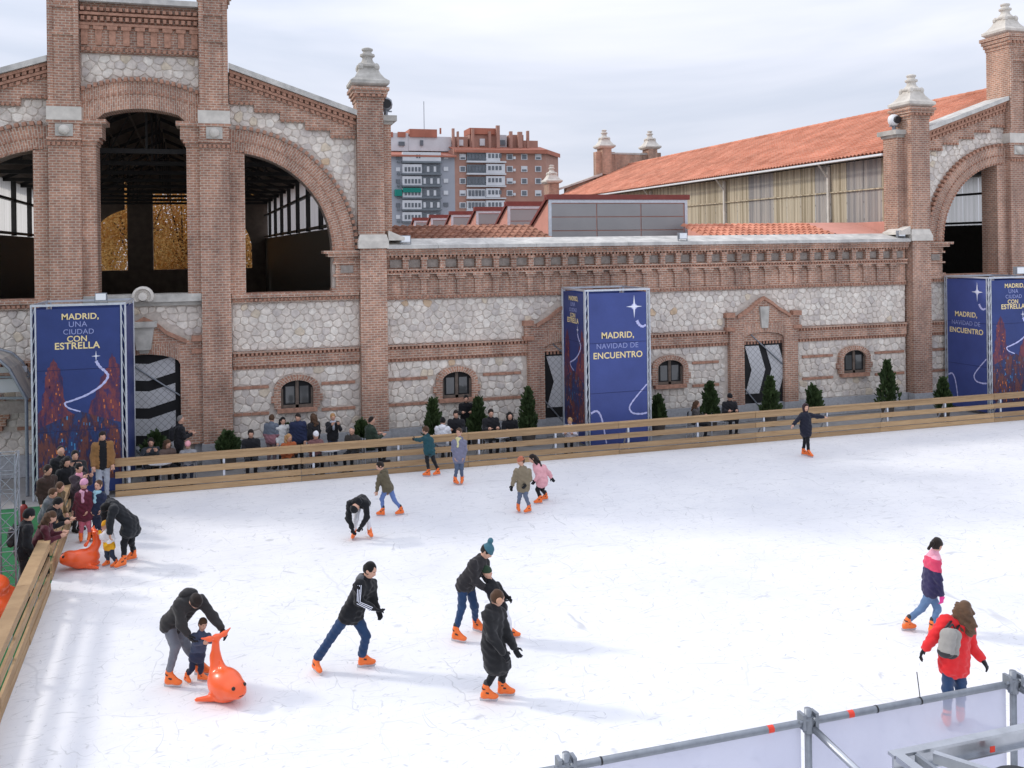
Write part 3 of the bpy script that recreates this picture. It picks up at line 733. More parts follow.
        b = MB(); u, v = sorted((X(s, 6.44), X(s, 7.42))); b.box(u, v, Y0-.44, Y1, 6.553, 6.78)
        b.lathe((u+v)/2, Y0+.08, [(.49*1.414, 6.78), (.425*1.414, 7.0)], 4, PI/4)
        u, v = X(s, 7.42), X(s, 7.95); b.prism([(u, 6.80), (v, 6.80), (v, 6.90), (u, 7.12)], Y0-.36, Y1); b.build('pilaster_block', 'limestone', T)
        b = MB(); bx(b, s, 6.46, 7.31, Y0-.34, Y1, 7.0, 11.3); b.build('upper_pilaster', 'brick', T)
        b = MB(); bx(b, s, 7.312, 7.62, Y0+.1, Y1+.3, 6.9, 10.62); b.build('set_back_pier', 'brick', T)
        b = MB(); bx(b, s, 7.312, 7.68, Y0+.04, Y1+.36, 10.62, 10.72); bx(b, s, 7.312, 7.80, Y0-.06, Y1+.44, 10.72, 10.9); b.build('pier_cap', 'limestone_weathered', T)
        u, v = sorted((X(s, 6.46), X(s, 7.31))); capital(T, u, v, Y0-.34, Y1, 11.30, 11.74)
        finial(T, X(s, 6.885), Y0+.13, 11.86, .97, 'limestone_weathered' if left else 'limestone')
    # centre bay: segmental arch, stone band, brick attic
    R = (1.67**2+.36**2)/(2*.36)
    A = []; B = []
    for k in range(17):
        x = -1.67+3.34*k/16
        A.append((xc+x, 10.53 if abs(x) > 1.2 else 10.66+.22*(1-(x/1.2)**2)))
        B.append((xc+x, 11.38+.36*(1-(x/1.67)**2)))
    b = MB(); b.strip(A, B, Y0-.12, Y1+.02, uv=True); ro = b.build('segmental_arch', 'brick_radial', T)
    d = MB()
    for k in range(20):
        x = -1.6+3.2*k/19; z = 11.38+.36*(1-(x/1.67)**2); d.box(xc+x-.05, xc+x+.05, Y0-.2, Y0, z-.04, z+.08)
        d.box(xc+x-.04, xc+x+.04, Y0-.16, Y0-.1, z-.42, z-.35)
    d.build('toothed_edge', 'brick_edge', ro, kind='stuff')
    cells += [c+(Y0,) for c in rubble(xc-1.66, xc+1.66, 11.4, 12.50, lambda x, z: z > 11.48+.36*(1-((x-xc)/1.67)**2), .30, .235)]
    b = MB(); b.box(xc-1.67, xc+1.67, Y0-.1, Y1, 12.52, 14.0); at = b.build('attic', 'brick', T)
    d = MB(); dentils(d, xc-1.67, xc+1.67, Y0-.18, Y0-.08, 12.56, 12.66, .15); d.box(xc-1.67, xc+1.67, Y0-.2, Y0-.08, 13.32, 13.40); dentils(d, xc-1.67, xc+1.67, Y0-.24, Y0-.08, 13.46, 13.58, .17); d.box(xc-1.67, xc+1.67, Y0-.26, Y0-.08, 13.62, 13.70); dentils(d, xc-1.67, xc+1.67, Y0-.30, Y0-.08, 13.74, 13.84, .17)
    for k in range(9):
        x = xc-1.55+3.1*k/8; d.box(x-.09, x+.09, Y0-.16, Y0-.08, 12.75, 13.2); d.box(x-.14, x+.14, Y0-.2, Y0-.08, 13.2, 13.31)
    d.build('corbel_table', 'brick_edge', at, kind='stuff')
    b = MB(); b.box(xc-1.67, xc+1.67, Y0-.36, Y1+.1, 14.002, 14.16); b.build('attic_coping', 'coping', T)
    # sill with the round boss, doorway below
    b = MB(); b.box(xc-1.66, xc+1.66, Y0-.14, Y1, 4.9, 5.02); b.box(xc-1.66, xc+1.66, Y0-.3, Y1, 5.02, 5.25); b.build('centre_sill', 'limestone_weathered', T)
    b = MB(); vs = []; nn = 20; fs = []
    for (r_, y_) in ((.31, .30), (.31, .46), (.24, .50), (.20, .40), (.15, .40), (.12, .47), (.0, .49)):
        for k in range(nn): vs.append((xc+r_*math.cos(2*PI*k/nn), Y0-y_, max(5.06, 5.20+r_*math.sin(2*PI*k/nn))))
    for j_ in range(6):
        for k in range(nn): fs.append((j_*nn+k, j_*nn+(k+1) % nn, (j_+1)*nn+(k+1) % nn, (j_+1)*nn+k))
    b.add(vs, fs); b.build('round_boss', 'limestone', T)
    j = MB()
    for s in sides: j = MB(); bx(j, s, 1.02, 1.67, Y0-.2, Y0+.3, .64, 3.46); j.build('door_jamb', 'brick', T)
    pts = [(xc+1.02*math.cos(math.radians(a)), 3.10+.34*math.sin(math.radians(a))) for a in range(180, -1, -20)]
    ar = MB(); ar.strip(pts, [(p[0], 3.75) for p in pts], Y0-.185, Y0+.04, uv=True); ar.build('door_arch', 'brick_radial', T)
    hole = pediment(T, xc, 1.55, 3.46, 3.9, 4.55)
    k_ = MB(); k_.box(xc-.38, xc+.38, Y0-.5, Y0-.1, 4.28, 4.44); k_.prism([(xc-.2, 3.6), (xc+.2, 3.6), (xc+.3, 4.278), (xc-.3, 4.278)], Y0-.42, Y0-.1); k_.build('console', 'limestone_weathered', T)
    chevron_screen(T, xc-1.02, xc+1.02, .02, 3.42, Y0-.03, False)
    cells += [c+(Y0,) for c in rubble(xc-1.66, xc+1.66, 3.5, 4.88, lambda x, z: not hole(x, z), .285, .215)]
    lay_stones(cells, panel, lim)
    # ---- the body of the hall behind the front
    def sx_(x, y): return x-sk*(y-YW)
    def quadbox(mb, xa, xb, ya, yb, z0, z1):
        mb.add([(sx_(xa, ya), ya, z0), (sx_(xb, ya), ya, z0), (sx_(xb, yb), yb, z0), (sx_(xa, yb), yb, z0), (sx_(xa, ya), ya, z1), (sx_(xb, ya), ya, z1), (sx_(xb, yb), yb, z1), (sx_(xa, yb), yb, z1)], [(0,3,2,1),(4,5,6,7),(0,1,5,4),(1,2,6,5),(2,3,7,6),(3,0,4,7)])
    YB = YW+HL
    for s in sides:
        b = MB(); a0, a1 = sorted((X(s, 6.62), X(s, 6.95))); quadbox(b, a0, a1, YW+.62, YB-.02, 0, 7.35); b.build('side_wall', 'dark_steel', T)
        if not left and s < 0: b = MB(); quadbox(b, X(s, 6.98), X(s, 6.955), YW+.62, YB-.02, 6.5, 7.36); b.build('rendered_base', 'pink_render', T)
        # clerestory: posts, rails and sheets
        nb = 36; L_ = (HL-1.2)/nb
        for i in range(nb):
            ya = YW+.9+i*L_; yb = ya+L_-.02
            b = MB(); n_ = 6
            vs = []; fs = []
            for k in range(n_*2+1):
                yy = ya+(yb-ya)*k/(n_*2); xx = sx_(X(s, 6.80+(.025 if k % 2 else 0)), yy); vs += [(xx, yy, 7.35), (xx, yy, 10.0)]
            for k in range(n_*2): fs.append((2*k, 2*k+2, 2*k+3, 2*k+1))
            b.add(vs, fs)
            mt = 'polycarbonate_clear' if (left or s > 0) else ('polycarbonate_grey' if i in (1, 2, 4, 8, 9) else 'polycarbonate')
            b.build('wall_sheet', mt, T)
            if i % 4 == 0:
                b = MB(); b.box(sx_(X(s, 6.60), ya)-.10, sx_(X(s, 6.60), ya)+.10, ya-.09, ya+.09, 7.36, 9.99); b.build('post', 'dark_steel', T)
                if not left and s < 0 and i % 8 == 4:
                    b = MB(); xx = sx_(X(s, 6.90), ya); b.box(xx-.06, xx+.05, ya-.07, ya+.07, 7.36, 9.9); b.bar((xx-.03, ya, 9.4), (xx-.55, ya, 10.05), .06, .06); b.build('eave_bracket', 'limestone', T)
        b = MB()
        for z in (7.42, 9.0): quadbox(b, *sorted((X(s, 6.55), X(s, 6.72))), YW+.7, YB-.1, z, z+.12)
        b.build('clerestory_rail', 'dark_steel', T)
        if not left and s < 0:
            b = MB(); quadbox(b, *sorted((X(s, 6.84), X(s, 6.90))), YW+1.7, YB-.1, 8.72, 8.77); b.build('outer_rail', 'polycarbonate', T)
        # roof slope: barrel tiles outside, boards inside
        b = MB(); nr = 165 if (not left and s < 0) else 0
        xe, xr, ze, zr = 7.35, 0.0, 10.12, 13.15
        sl = MB(); p = [(X(s, xe), ze-.12), (X(s, xr), zr-.12)]
        vs = []
        for yy in (YW+.62, YB+.0):
            for (a, z) in ((xe, ze-.14), (xr, zr-.14), (xr, zr-.02), (xe, ze-.02)): vs.append((sx_(X(s, a), yy), yy, z))
        sl.add(vs, [(0,1,2,3),(7,6,5,4),(0,4,5,1),(3,2,6,7),(0,3,7,4)]); sl.build('roof_boards', 'dark_wood', T)
        if nr:
            rows = 24; prof = [(-.5, 0), (-.34, .05), (-.16, .085), (.0, .095), (.16, .085), (.34, .05)]
            y_a, y_b = YW+.95, YB-.1; st_ = (y_b-y_a)/nr; vs = []; fs = []; nc_ = nr*6
            for r_ in range(rows):
                for e_ in (0, 1):
                    t = (r_+e_)/rows; a = xe+.15+(xr-xe-.15)*t; z = ze-.06+(zr-ze+.06)*t+(.045 if e_ == 0 else 0)
                    for i in range(nr):
                        for (du, h) in prof:
                            yy = y_a+(i+.5+du)*st_; vs.append((sx_(X(s, a), yy), yy, z+h))
            for r_ in range(rows):
                o0 = r_*2*nc_; o1 = o0+nc_
                for i in range(nc_-1): fs.append((o0+i, o0+i+1, o1+i+1, o1+i))
                if r_ < rows-1:
                    o2 = o1+nc_
                    for i in range(nc_-1): fs.append((o1+i, o1+i+1, o2+i+1, o2+i))
            b.add(vs, fs); b.build('roof_tiles', 'roof_tile', T, kind='stuff')
            g_ = MB(); quadbox(g_, *sorted((X(s, xe+.16), X(s, xe+.30))), YW+.95, YB-.1, ze-.13, ze-.05); g_.build('gutter', 'white_paint', T)
            g_ = MB()
            for i in range(80):
                yy = YW+1+i*.505; g_.tube((sx_(xc, yy), yy, zr+.07), (sx_(xc, yy+.5), yy+.5, zr+.09), .13, 8)
            g_.build('ridge_tiles', 'roof_tile', T, kind='stuff')
    # trusses inside
    for i in range(9 if left else 4):
        yy = YW+3+i*4.6; b = MB(); f = lambda a, z: (sx_(xc+a, yy), yy, z)
        b.bar(f(-6.7, 9.9), f(6.7, 9.9), .12, .16); b.bar(f(-6.7, 9.95), f(0, 12.85), .12, .16); b.bar(f(6.7, 9.95), f(0, 12.85), .12, .16)
        for a in (-4.5, -2.2, 0, 2.2, 4.5): b.bar(f(a, 9.9), f(a, 12.85-abs(a)*.44), .07, .07)
        for a in (-4.5, -2.2, 2.2, 4.5): b.bar(f(a*.05+a, 9.95), f(a*.5, 12.8-abs(a)*.24), .06, .06)
        b.build('roof_truss', 'dark_steel', T)
    b = MB()
    for a in np.linspace(-6.2, 6.2, 13): b.add([(sx_(xc+a, YW+1)-.05, YW+1, 12.75-abs(a)*.41), (sx_(xc+a, YW+1)+.05, YW+1, 12.75-abs(a)*.41), (sx_(xc+a, YB)+.05, YB, 12.75-abs(a)*.41), (sx_(xc+a, YB)-.05, YB, 12.75-abs(a)*.41)], [(0,1,2,3)])
    b.build('purlins', 'dark_wood', T, kind='stuff')
    # far end wall with the same openings
    xb = sx_(xc, YB); b = MB(); y0, y1 = YB, YB+.6
    b.box(xb-7.3, xb+7.3, y0, y1, 0, 5.15)
    for s in sides:
        u, v = sorted((xb+s*1.27, xb+s*2.98)); b.box(u, v, y0, y1, 5.15, 14.3)
        u, v = sorted((xb+s*5.65, xb+s*7.3)); b.box(u, v, y0, y1, 5.15, 10.6)
        A = [(xb+s*(2.55+3.1*math.cos(math.radians(a))), 6.5+3.1*math.sin(math.radians(a))) for a in range(0, 83, 6)]
        b.strip(A, [(p[0], 12.3-(abs(p[0]-xb)-2.55)*.34) for p in A], y0, y1)
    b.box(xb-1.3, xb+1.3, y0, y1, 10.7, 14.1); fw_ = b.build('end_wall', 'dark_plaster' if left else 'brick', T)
    if not left:
        b = MB()
        for s in sides:
            for (a_, c_, z0_, z1_) in ((1.7, 2.5, 12.4, 14.6), (6.4, 7.3, 7.0, 11.6)):
                b = MB(); u, v = sorted((xb+s*a_, xb+s*c_)); b.box(u, v, y0-.3, y0+.95, z0_, z1_); b.build('end_pillar', 'brick', T)
        b = MB(); b.box(xb-1.7, xb+1.7, y0-.05, y1+.05, 14.102, 14.25); b.build('end_coping', 'coping', T)
        for s in sides:
            finial(T, xb+s*2.1, y0+.3, 14.72, 1.15); finial(T, xb+s*6.85, y0+.2, 11.75, 1.1)
            b = MB(); b.strip([(xb+s*2.5, 12.33), (xb+s*6.5, 11.0)], [(xb+s*2.5, 12.5), (xb+s*6.5, 11.15)], y0-.2, y1+.2); b.build('raking_coping', 'coping', T)
    return T
hall(-2.64, 'large brick hall with three tall openings and dark timbered interior, behind the leftmost banner', .042, True)
hall(32.5, 'brick arched hall with orange tiled roof and tan ribbed side windows on the right', .012, False)

# ================================================================== roofs behind the low wall
def tile_roof(name, x0, x1, y0, y1, z0, z1, label, pitch=.27, rows=5, hip=0.0, mat='roof_tile'):
    T = empty(name, ((x0+x1)/2, y0, z0-.6), label, 'roof')
    b = MB(); b.box(x0, x1, y0+.05, y1, z0-.6, z0-.05); b.build('roof_base', 'pink_render', T)
    n = int((x1-x0)/pitch); prof = [(-.5, 0), (-.3, .06), (-.1, .1), (.1, .1), (.3, .06)]; vs = []; fs = []; nc_ = n*5
    for r in range(rows):
        for e in (0, 1):
            t = (r+e)/rows
            for i in range(n):
                for du, h in prof: vs.append((x0+(i+.5+du)*(x1-x0)/n-hip*t, y0+(y1-y0)*t, z0+(z1-z0)*t+h+(.055 if e == 0 else 0)))
    for r in range(rows):
        o0 = 2*r*nc_
        for i in range(nc_-1): fs.append((o0+i, o0+i+1, o0+nc_+i+1, o0+nc_+i))
        if r < rows-1:
            for i in range(nc_-1): fs.append((o0+nc_+i, o0+nc_+i+1, o0+2*nc_+i+1, o0+2*nc_+i))
    b = MB(); b.add(vs, fs); b.build('roof_tiles', mat, T, kind='stuff')
    return T
tile_roof('tiled_roof', 4.9, 10.9, 30.75, 32.9, 6.72, 7.28, 'low clay tile lean-to roof behind the coping, beside the small skylights', hip=0.3, mat='roof_tile_old')
tile_roof('tiled_roof', 16.9, 22.6, 30.75, 32.9, 6.74, 7.26, 'low clay tile lean-to roof right of the big grey skylight')
b = MB(); b.add([(22.62,30.8,6.75),(25.0,30.8,6.75),(25.2,33.2,7.36),(22.0,33.2,7.36),(22.62,30.8,6.6),(25.0,30.8,6.6),(25.2,33.2,7.2),(22.0,33.2,7.2)], [(0,1,2,3),(4,7,6,5),(0,4,5,1),(3,2,6,7),(0,3,7,4),(1,5,6,2)])
tag(b.build('valley_flashing', 'pink_render'), 'flat salmon pink roof sheet beside the right hall pillar', 'roof')
b = MB(); b.box(5.4, 25.2, 33.3, 70, 5.9, 6.72); tag(b.build('flat_roof', 'pavement'), 'flat roof deck carrying the row of sawtooth skylights', 'roof')
for k in range(6):
    y0 = 33.4+k*5.5; x0, x1, zb, zt = 11.55, 17.45, 6.6, 8.32
    lab = ['big sawtooth skylight with grey glazing and pink gable cheek, nearest of its row', 'second sawtooth skylight from the front, pink cheek and maroon cap', 'third sawtooth skylight counted from the big front one', 'fourth sawtooth skylight counted from the big front one', 'fifth sawtooth skylight counted from the big front one', 'farthest small sawtooth skylight of the row, near the grey flats'][k]
    T = empty('sawtooth_skylight', (x0, y0, zb), lab, 'skylight', 'sawtooth skylights in a row')
    b = MB(); b.add([(x0, y0, zb), (x1, y0, zb), (x1, y0+3.6, zb), (x0, y0+3.6, zb), (x0, y0, zt), (x1, y0, zt)], [(0,1,5,4), (0,4,3), (1,2,5), (2,3,4,5)]); b.build('cheek', 'pink_render', T)
    b = MB(); b.box(x0-.08, x1+.08, y0-.12, y0+.25, zt+.002, zt+.2)
    b.add([(x0-.1, y0, zt+.12), (x0+.1, y0, zt+.12), (x0+.1, y0+3.7, zb+.02), (x0-.1, y0+3.7, zb+.02), (x0-.1, y0, zt-.02), (x0+.1, y0, zt-.02), (x0+.1, y0+3.7, zb-.1), (x0-.1, y0+3.7, zb-.1)], [(0,1,2,3),(0,3,7,4),(1,5,6,2),(0,4,5,1)]); b.build('ridge_cap', 'maroon_metal', T)
    b = MB(); b.box(x0, x1, y0-.06, y0-.01, zt-.12, zt); b.box(x0, x0+.12, y0-.06, y0-.01, zb, zt-.12); b.box(x1-.12, x1, y0-.06, y0-.01, zb, zt-.12); b.build('frame', 'aluminium', T)
    for i in range(3):
        for j in range(3):
            xa = x0+.13+i*(x1-x0-.26)/3; xb_ = xa+(x1-x0-.26)/3-.04; za = zb+j*.53; b = MB(); b.box(xa, xb_, y0-.04, y0-.012, za+.01, za+.505); b.build('pane', 'skylight_glass', T)

# ================================================================== blocks of flats far behind
YA = 210.0
def flats():
    M('flat_grey', (0.36, 0.375, 0.415), .9, .08, .2); M('flat_brown', (0.40, 0.225, 0.175), .9, .15, .4); M('flat_white', (0.62, 0.63, 0.65), .7, .1, .5); M('flat_rail', (0.16, 0.18, 0.20), .6, .2, 1)
    M('awning_green', (0.01, 0.20, 0.16), .8, .1); M('flat_roof_red', (0.40, 0.15, 0.10), .9, .2, .3)
    p = lambda x, y: W(x, y, YA)
    def rect(mb, x0, y0, x1, y1, ya, yb):
        a = p(x0, y1); b_ = p(x1, y0); mb.box(a[0], b_[0], ya, yb, a[1], b_[1])
    def part(T, name, mat, x0, y0, x1, y1, pr=.3, back=.2):
        b = MB(); rect(b, x0, y0, x1, y1, YA-pr, YA+back); return b.build(name, mat, T)
    # grey block
    T = empty('apartment_block', (p(422, 235)[0], YA, 0), 'grey apartment block with white glazed balconies and one green awning', 'building')
    b = MB(); a = p(389, 240); c = p(454.5, 155); b.box(a[0], c[0], YA, YA+14, 0, c[1]); b.build('wall', 'flat_grey', T)
    b = MB(); a = p(388, 155); c = p(456, 147.5); b.add([(a[0], YA-1, a[1]), (c[0], YA-1, a[1]), (c[0], YA+9, c[1]), (a[0], YA+9, c[1]), (a[0], YA-1, a[1]-.4), (c[0], YA-1, a[1]-.4)], [(0,1,2,3), (0,4,5,1), (0,3,4), (1,5,2)]); rf = b.build('roof', 'flat_roof_red', T)
    for (x0, y0, x1, y1, mt) in ((390, 130, 413, 148, 'flat_white'), (413, 134, 457, 148, 'flat_white')):
        b = MB(); rect(b, x0, y0, x1, y1, YA+6, YA+12); b.build('penthouse', mt, rf)
    b = MB(); rect(b, 414, 126.5, 442, 134, YA+5.5, YA+12.5); b.build('penthouse_roof', 'flat_roof_red', rf)
    for (x0, y0, x1, y1, mt) in ((402, 129, 410, 134, 'flat_roof_red'), (392, 129, 397, 134, 'flat_roof_red'), (425, 137.5, 428, 143, 'flat_glass'), (403, 139, 409, 143, 'flat_glass'), (445, 125, 446.5, 131, 'flat_roof_red')):
        b = MB(); rect(b, x0, y0, x1, y1, YA+5.6, YA+5.98); b.build('roof_box', mt, rf)
    b = MB(); q = p(431, 127); b.tube((q[0], YA+8, q[1]), (q[0], YA+8, p(431, 96)[1]), .08, 6); b.build('antenna', 'steel_dull', rf)
    rows = [152.5+11.9*k for k in range(6)]
    for k, y in enumerate(rows):
        bl = part(T, 'balcony', 'flat_white', 402, y+.3, 421 if k else 440, y+9.2, .9)
        if k: part(T, 'balcony', 'flat_rail', 421.3, y+.8, 440, y+9.2, .6)
        part(T, 'balcony_slab', 'flat_rail', 401.5, y+9.3, 441, y+10.6, 1.2)
        for i in range(5):
            x0 = 404+i*3.4
            if x0 < 420 and k != 0: o = part(T, 'window', 'flat_glass', x0, y+3, x0+2.2, y+7.4, .96)
        for i in range(5):
            x0 = 423+i*3.4
            if k: o = part(T, 'window', 'flat_glass' if (i+k) % 2 else 'flat_white', x0, y+2.2, x0+2.3, y+7.6, .68)
        if k == 0:
            for x0 in (415.5, 418): part(T, 'window', 'flat_glass', x0, y+2.5, x0+1.6, y+6, .96)
        part(T, 'window', 'flat_glass' if k % 2 == 0 else 'flat_white', 396, y+3, 400, y+7, .25); part(T, 'window', 'flat_glass' if k == 4 else 'flat_white', 443.5, y+2.5, 448, y+6.5, .25)
        part(T, 'air_conditioner', 'flat_rail', 397, y+8.4, 399.8, y+10.2, .6)
        if k == 3:
            part(T, 'awning', 'awning_green', 402, y+.2, 420, y+4.5, 1.3); part(T, 'awning', 'awning_green', 394.5, y+1.5, 401, y+8, 1.3)
    # brown block
    T = empty('apartment_block', (p(506, 235)[0], YA, 0), 'brown brick apartment block with white balconies and rooftop sheds', 'building')
    b = MB(); a = p(455, 240); c = p(545.5, 150); b.box(a[0], c[0], YA+.02, YA+14, 0, c[1]); d_ = W(558, 150, YA+9)
    b.add([(c[0], YA+.02, 0), (d_[0], YA+9, 0), (d_[0], YA+9, c[1]), (c[0], YA+.02, c[1]), (d_[0], YA+16, 0), (d_[0], YA+16, c[1]), (c[0], YA+14, c[1])], [(0,1,2,3), (1,4,5,2), (3,2,5,6)]); b.build('wall', 'flat_brown', T)
    b = MB(); a = p(454.5, 150.5); c = p(546, 143); e = W(558, 143.5, YA+9); b.add([(a[0], YA-1, a[1]), (p(546, 150)[0], YA-1, p(546, 150)[1]), (p(552, 143)[0], YA+9, c[1]), (a[0], YA+9, c[1]), (a[0], YA-1, a[1]-.5), (p(546, 150)[0], YA-1, a[1]-.5), (e[0]+.4, YA+8.6, p(546, 150)[1]), (e[0]+.4, YA+8.6, a[1]-.5)], [(0,1,2,3), (0,4,5,1), (0,3,4), (1,6,2), (1,5,7,6)]); rf = b.build('roof', 'flat_roof_red', T)
    for (x0, y0, x1, y1, mt, yy) in ((460, 134, 474, 146, 'flat_brown', 6), (476, 131, 503, 146, 'flat_brown', 6), (503, 131.5, 515, 146, 'flat_white', 7), (517, 132, 531, 146, 'flat_brown', 6), (531, 137.5, 547, 146, 'flat_brown', 7), (464, 137, 469, 143, 'flat_white', 5.6), (486, 136, 491, 143, 'flat_white', 5.6), (505, 137, 513, 142, 'flat_glass', 6.6)):
        b = MB(); rect(b, x0, y0, x1, y1, YA+yy, YA+yy+5); b.build('rooftop_shed', mt, rf)
    b = MB(); rect(b, 475.5, 125.5, 503.5, 131, YA+5.5, YA+11.5); b.build('shed_roof', 'flat_roof_red', rf)
    for (x0, y0, x1) in ((457, 126, 459), (462, 129, 463.5), (502, 123, 505), (515.5, 129, 518), (524, 129.5, 528), (533, 128.5, 535), (477, 126, 479), (494, 129, 496)):
        b = MB(); rect(b, x0, y0, x1, 146, YA+4.5, YA+5.4); b.build('chimney', 'flat_brown', rf)
    rows = [151.8+12.1*k for k in range(6)]
    for k, y in enumerate(rows):
        part(T, 'balcony', 'flat_rail' if k < 3 else 'flat_white', 466.5, y+1, 485, y+9.6, .5); part(T, 'balcony', 'flat_white', 485.4, y+.6, 504 if k not in (0, 3) else 499, y+9.4, .9)
        part(T, 'balcony_slab', 'flat_white', 466, y+9.8, 505, y+10.9, 1.1)
        for i in range(5): part(T, 'window', 'flat_glass', 468+i*3.4, y+2.4, 470.4+i*3.4, y+8, .62)
        for i in range(4): part(T, 'window', 'flat_glass', 487.3+i*3.6, y+2.4, 489.6+i*3.6, y+6.5, .96)
        for j, x0 in enumerate((459.5, 506.5, 521, 535)):
            w_ = part(T, 'window', 'flat_white', x0, y+2.2, x0+6.2, y+8, .15)
            b = MB(); rect(b, x0+.9, y+(2.9 if (k+j) % 3 else 5.6), x0+5.3, y+7.4, YA-.2, YA-.16); b.build('pane', 'flat_glass', w_)
        part(T, 'air_conditioner', 'flat_white', 512.8, y+5, 515, y+7.5, .6)
flats()
# ================================================================== rink fence
BZ = ((0.005, 0.150), (0.178, 0.335), (0.495, 0.662), (0.812, 0.978))
FT = empty('rink_fence', (12, RY1, 0), 'long pale plank rink fence along the far side of the ice', 'fence', 'plank fences round the rink')
x = RX0+.05; k = 0
while x < 47:
    ln = 4.86
    for j, (z0, z1) in enumerate(BZ):
        o = random.uniform(-.006, .006); dz = random.uniform(-.008, .008)
        b = MB(); b.box(x+.006, x+ln-.006, RY1+.002+o, RY1+.045+o, z0+max(dz, 0), z1+dz); b.build('plank', 'plank', FT)
    b = MB(); b.box(x+.005, x+ln-.005, RY1-.02, RY1+.14, .982, 1.012); b.build('top_plank', 'plank', FT)
    for i in range(2):
        px = x+.35+i*2.43; p = MB(); p.box(px-.03, px+.03, RY1+.06, RY1+.11, 0, .96); p.bar((px, RY1+.11, .8), (px, RY1+.55, .0), .04, .04); p.build('post', 'aluminium', FT)
    x += ln
def side_fence(y0, y1, x, label, rot=0.0):
    T = empty('rink_fence', (x, (y0+y1)/2, 0), label, 'fence', 'plank fences round the rink')
    n = max(1, round((y1-y0)/2.45)); st = (y1-y0)/n
    for i in range(n):
        ya, yb = y0+i*st+.004, y0+(i+1)*st-.004
        for z0, z1 in BZ:
            b = MB(); o = random.uniform(-.006, .006); b.box(x-.045+o, x-.002+o, ya, yb, z0, z1); b.build('plank', 'plank', T)
        b = MB(); b.box(x-.20, x+.02, ya, yb, .982, 1.02); b.build('top_plank', 'plank', T)
        p = MB(); yy = (ya+yb)/2; p.box(x-.11, x-.055, yy-.03, yy+.03, 0, .97); p.bar((x-.1, yy, .8), (x-.55, yy, 0), .04, .04); p.build('post', 'aluminium', T)
    T.rotation_euler = (0, 0, rot)
side_fence(9.2, 19.75, -3.22, 'near left plank fence with broad flat top rail beside the green carpet', .053)
side_fence(20.35, 25.3, -3.74, 'left plank fence section where onlookers lean beside the skating girls', .066)

# ================================================================== printed banner towers
M('banner_blue', srgb(64, 78, 138), .5, .14, 1.1, .7); M('banner_navy', srgb(46, 62, 118), .5, .18, 1.0, .7)
M('print_gold', srgb(238, 216, 160), .6, .03); M('print_lilac', srgb(150, 158, 205), .6, .05); M('print_white', srgb(236, 238, 250), .6, .04); M('print_trail', srgb(190, 192, 232), .6, .18, 12)
def art_mat(name, cols, scale):
    m, t, p, o = new_mat(name)
    mp_ = nd(t, 'ShaderNodeMapping'); mp_.inputs['Scale'].default_value = (1.6, 1.6, .55); t.links.new(pos(t), mp_.inputs[0])
    n = nd(t, 'ShaderNodeTexNoise', i_Scale=scale, i_Detail=6.0, i_Roughness=.7); t.links.new(mp_.outputs[0], n.inputs['Vector'])
    r = t.nodes.new('ShaderNodeValToRGB'); e = r.color_ramp.elements
    e[0].position = .30; e[0].color = (*cols[0], 1); e[1].position = .68; e[1].color = (*cols[-1], 1)
    for i, c in enumerate(cols[1:-1]): q = e.new(.30+.38*(i+1)/(len(cols)-1)); q.color = (*c, 1)
    t.links.new(n.outputs[0], r.inputs[0]); t.links.new(r.outputs[0], p.inputs['Base Color']); p.inputs['Roughness'].default_value = .6
    MATS[name] = m
M('print_amber', srgb(206, 120, 66), .6, .2, 6); M('print_cyan', srgb(70, 130, 178), .6, .2, 6); M('print_plum', srgb(86, 46, 84), .6, .2, 6)
art_mat('print_city', [srgb(30, 34, 78), srgb(58, 40, 82), srgb(92, 46, 70), srgb(128, 62, 62), srgb(56, 42, 92)], 3.4)
art_mat('print_crowd', [srgb(26, 30, 70), srgb(38, 62, 112), srgb(52, 36, 66), srgb(112, 62, 52), srgb(30, 30, 68)], 2.4)
def text_mesh(body, size, bold, extr=.0015):
    cu = bpy.data.curves.new('lettering', 'FONT'); cu.body = body; cu.size = size; cu.align_x = 'CENTER'; cu.extrude = extr; cu.offset = bold*size; cu.space_character = 1.04
    o = bpy.data.objects.new('lettering', cu); C.objects.link(o); dg = bpy.context.evaluated_depsgraph_get()
    me = bpy.data.meshes.new_from_object(o.evaluated_get(dg)); bpy.data.objects.remove(o); bpy.data.curves.remove(cu); return me
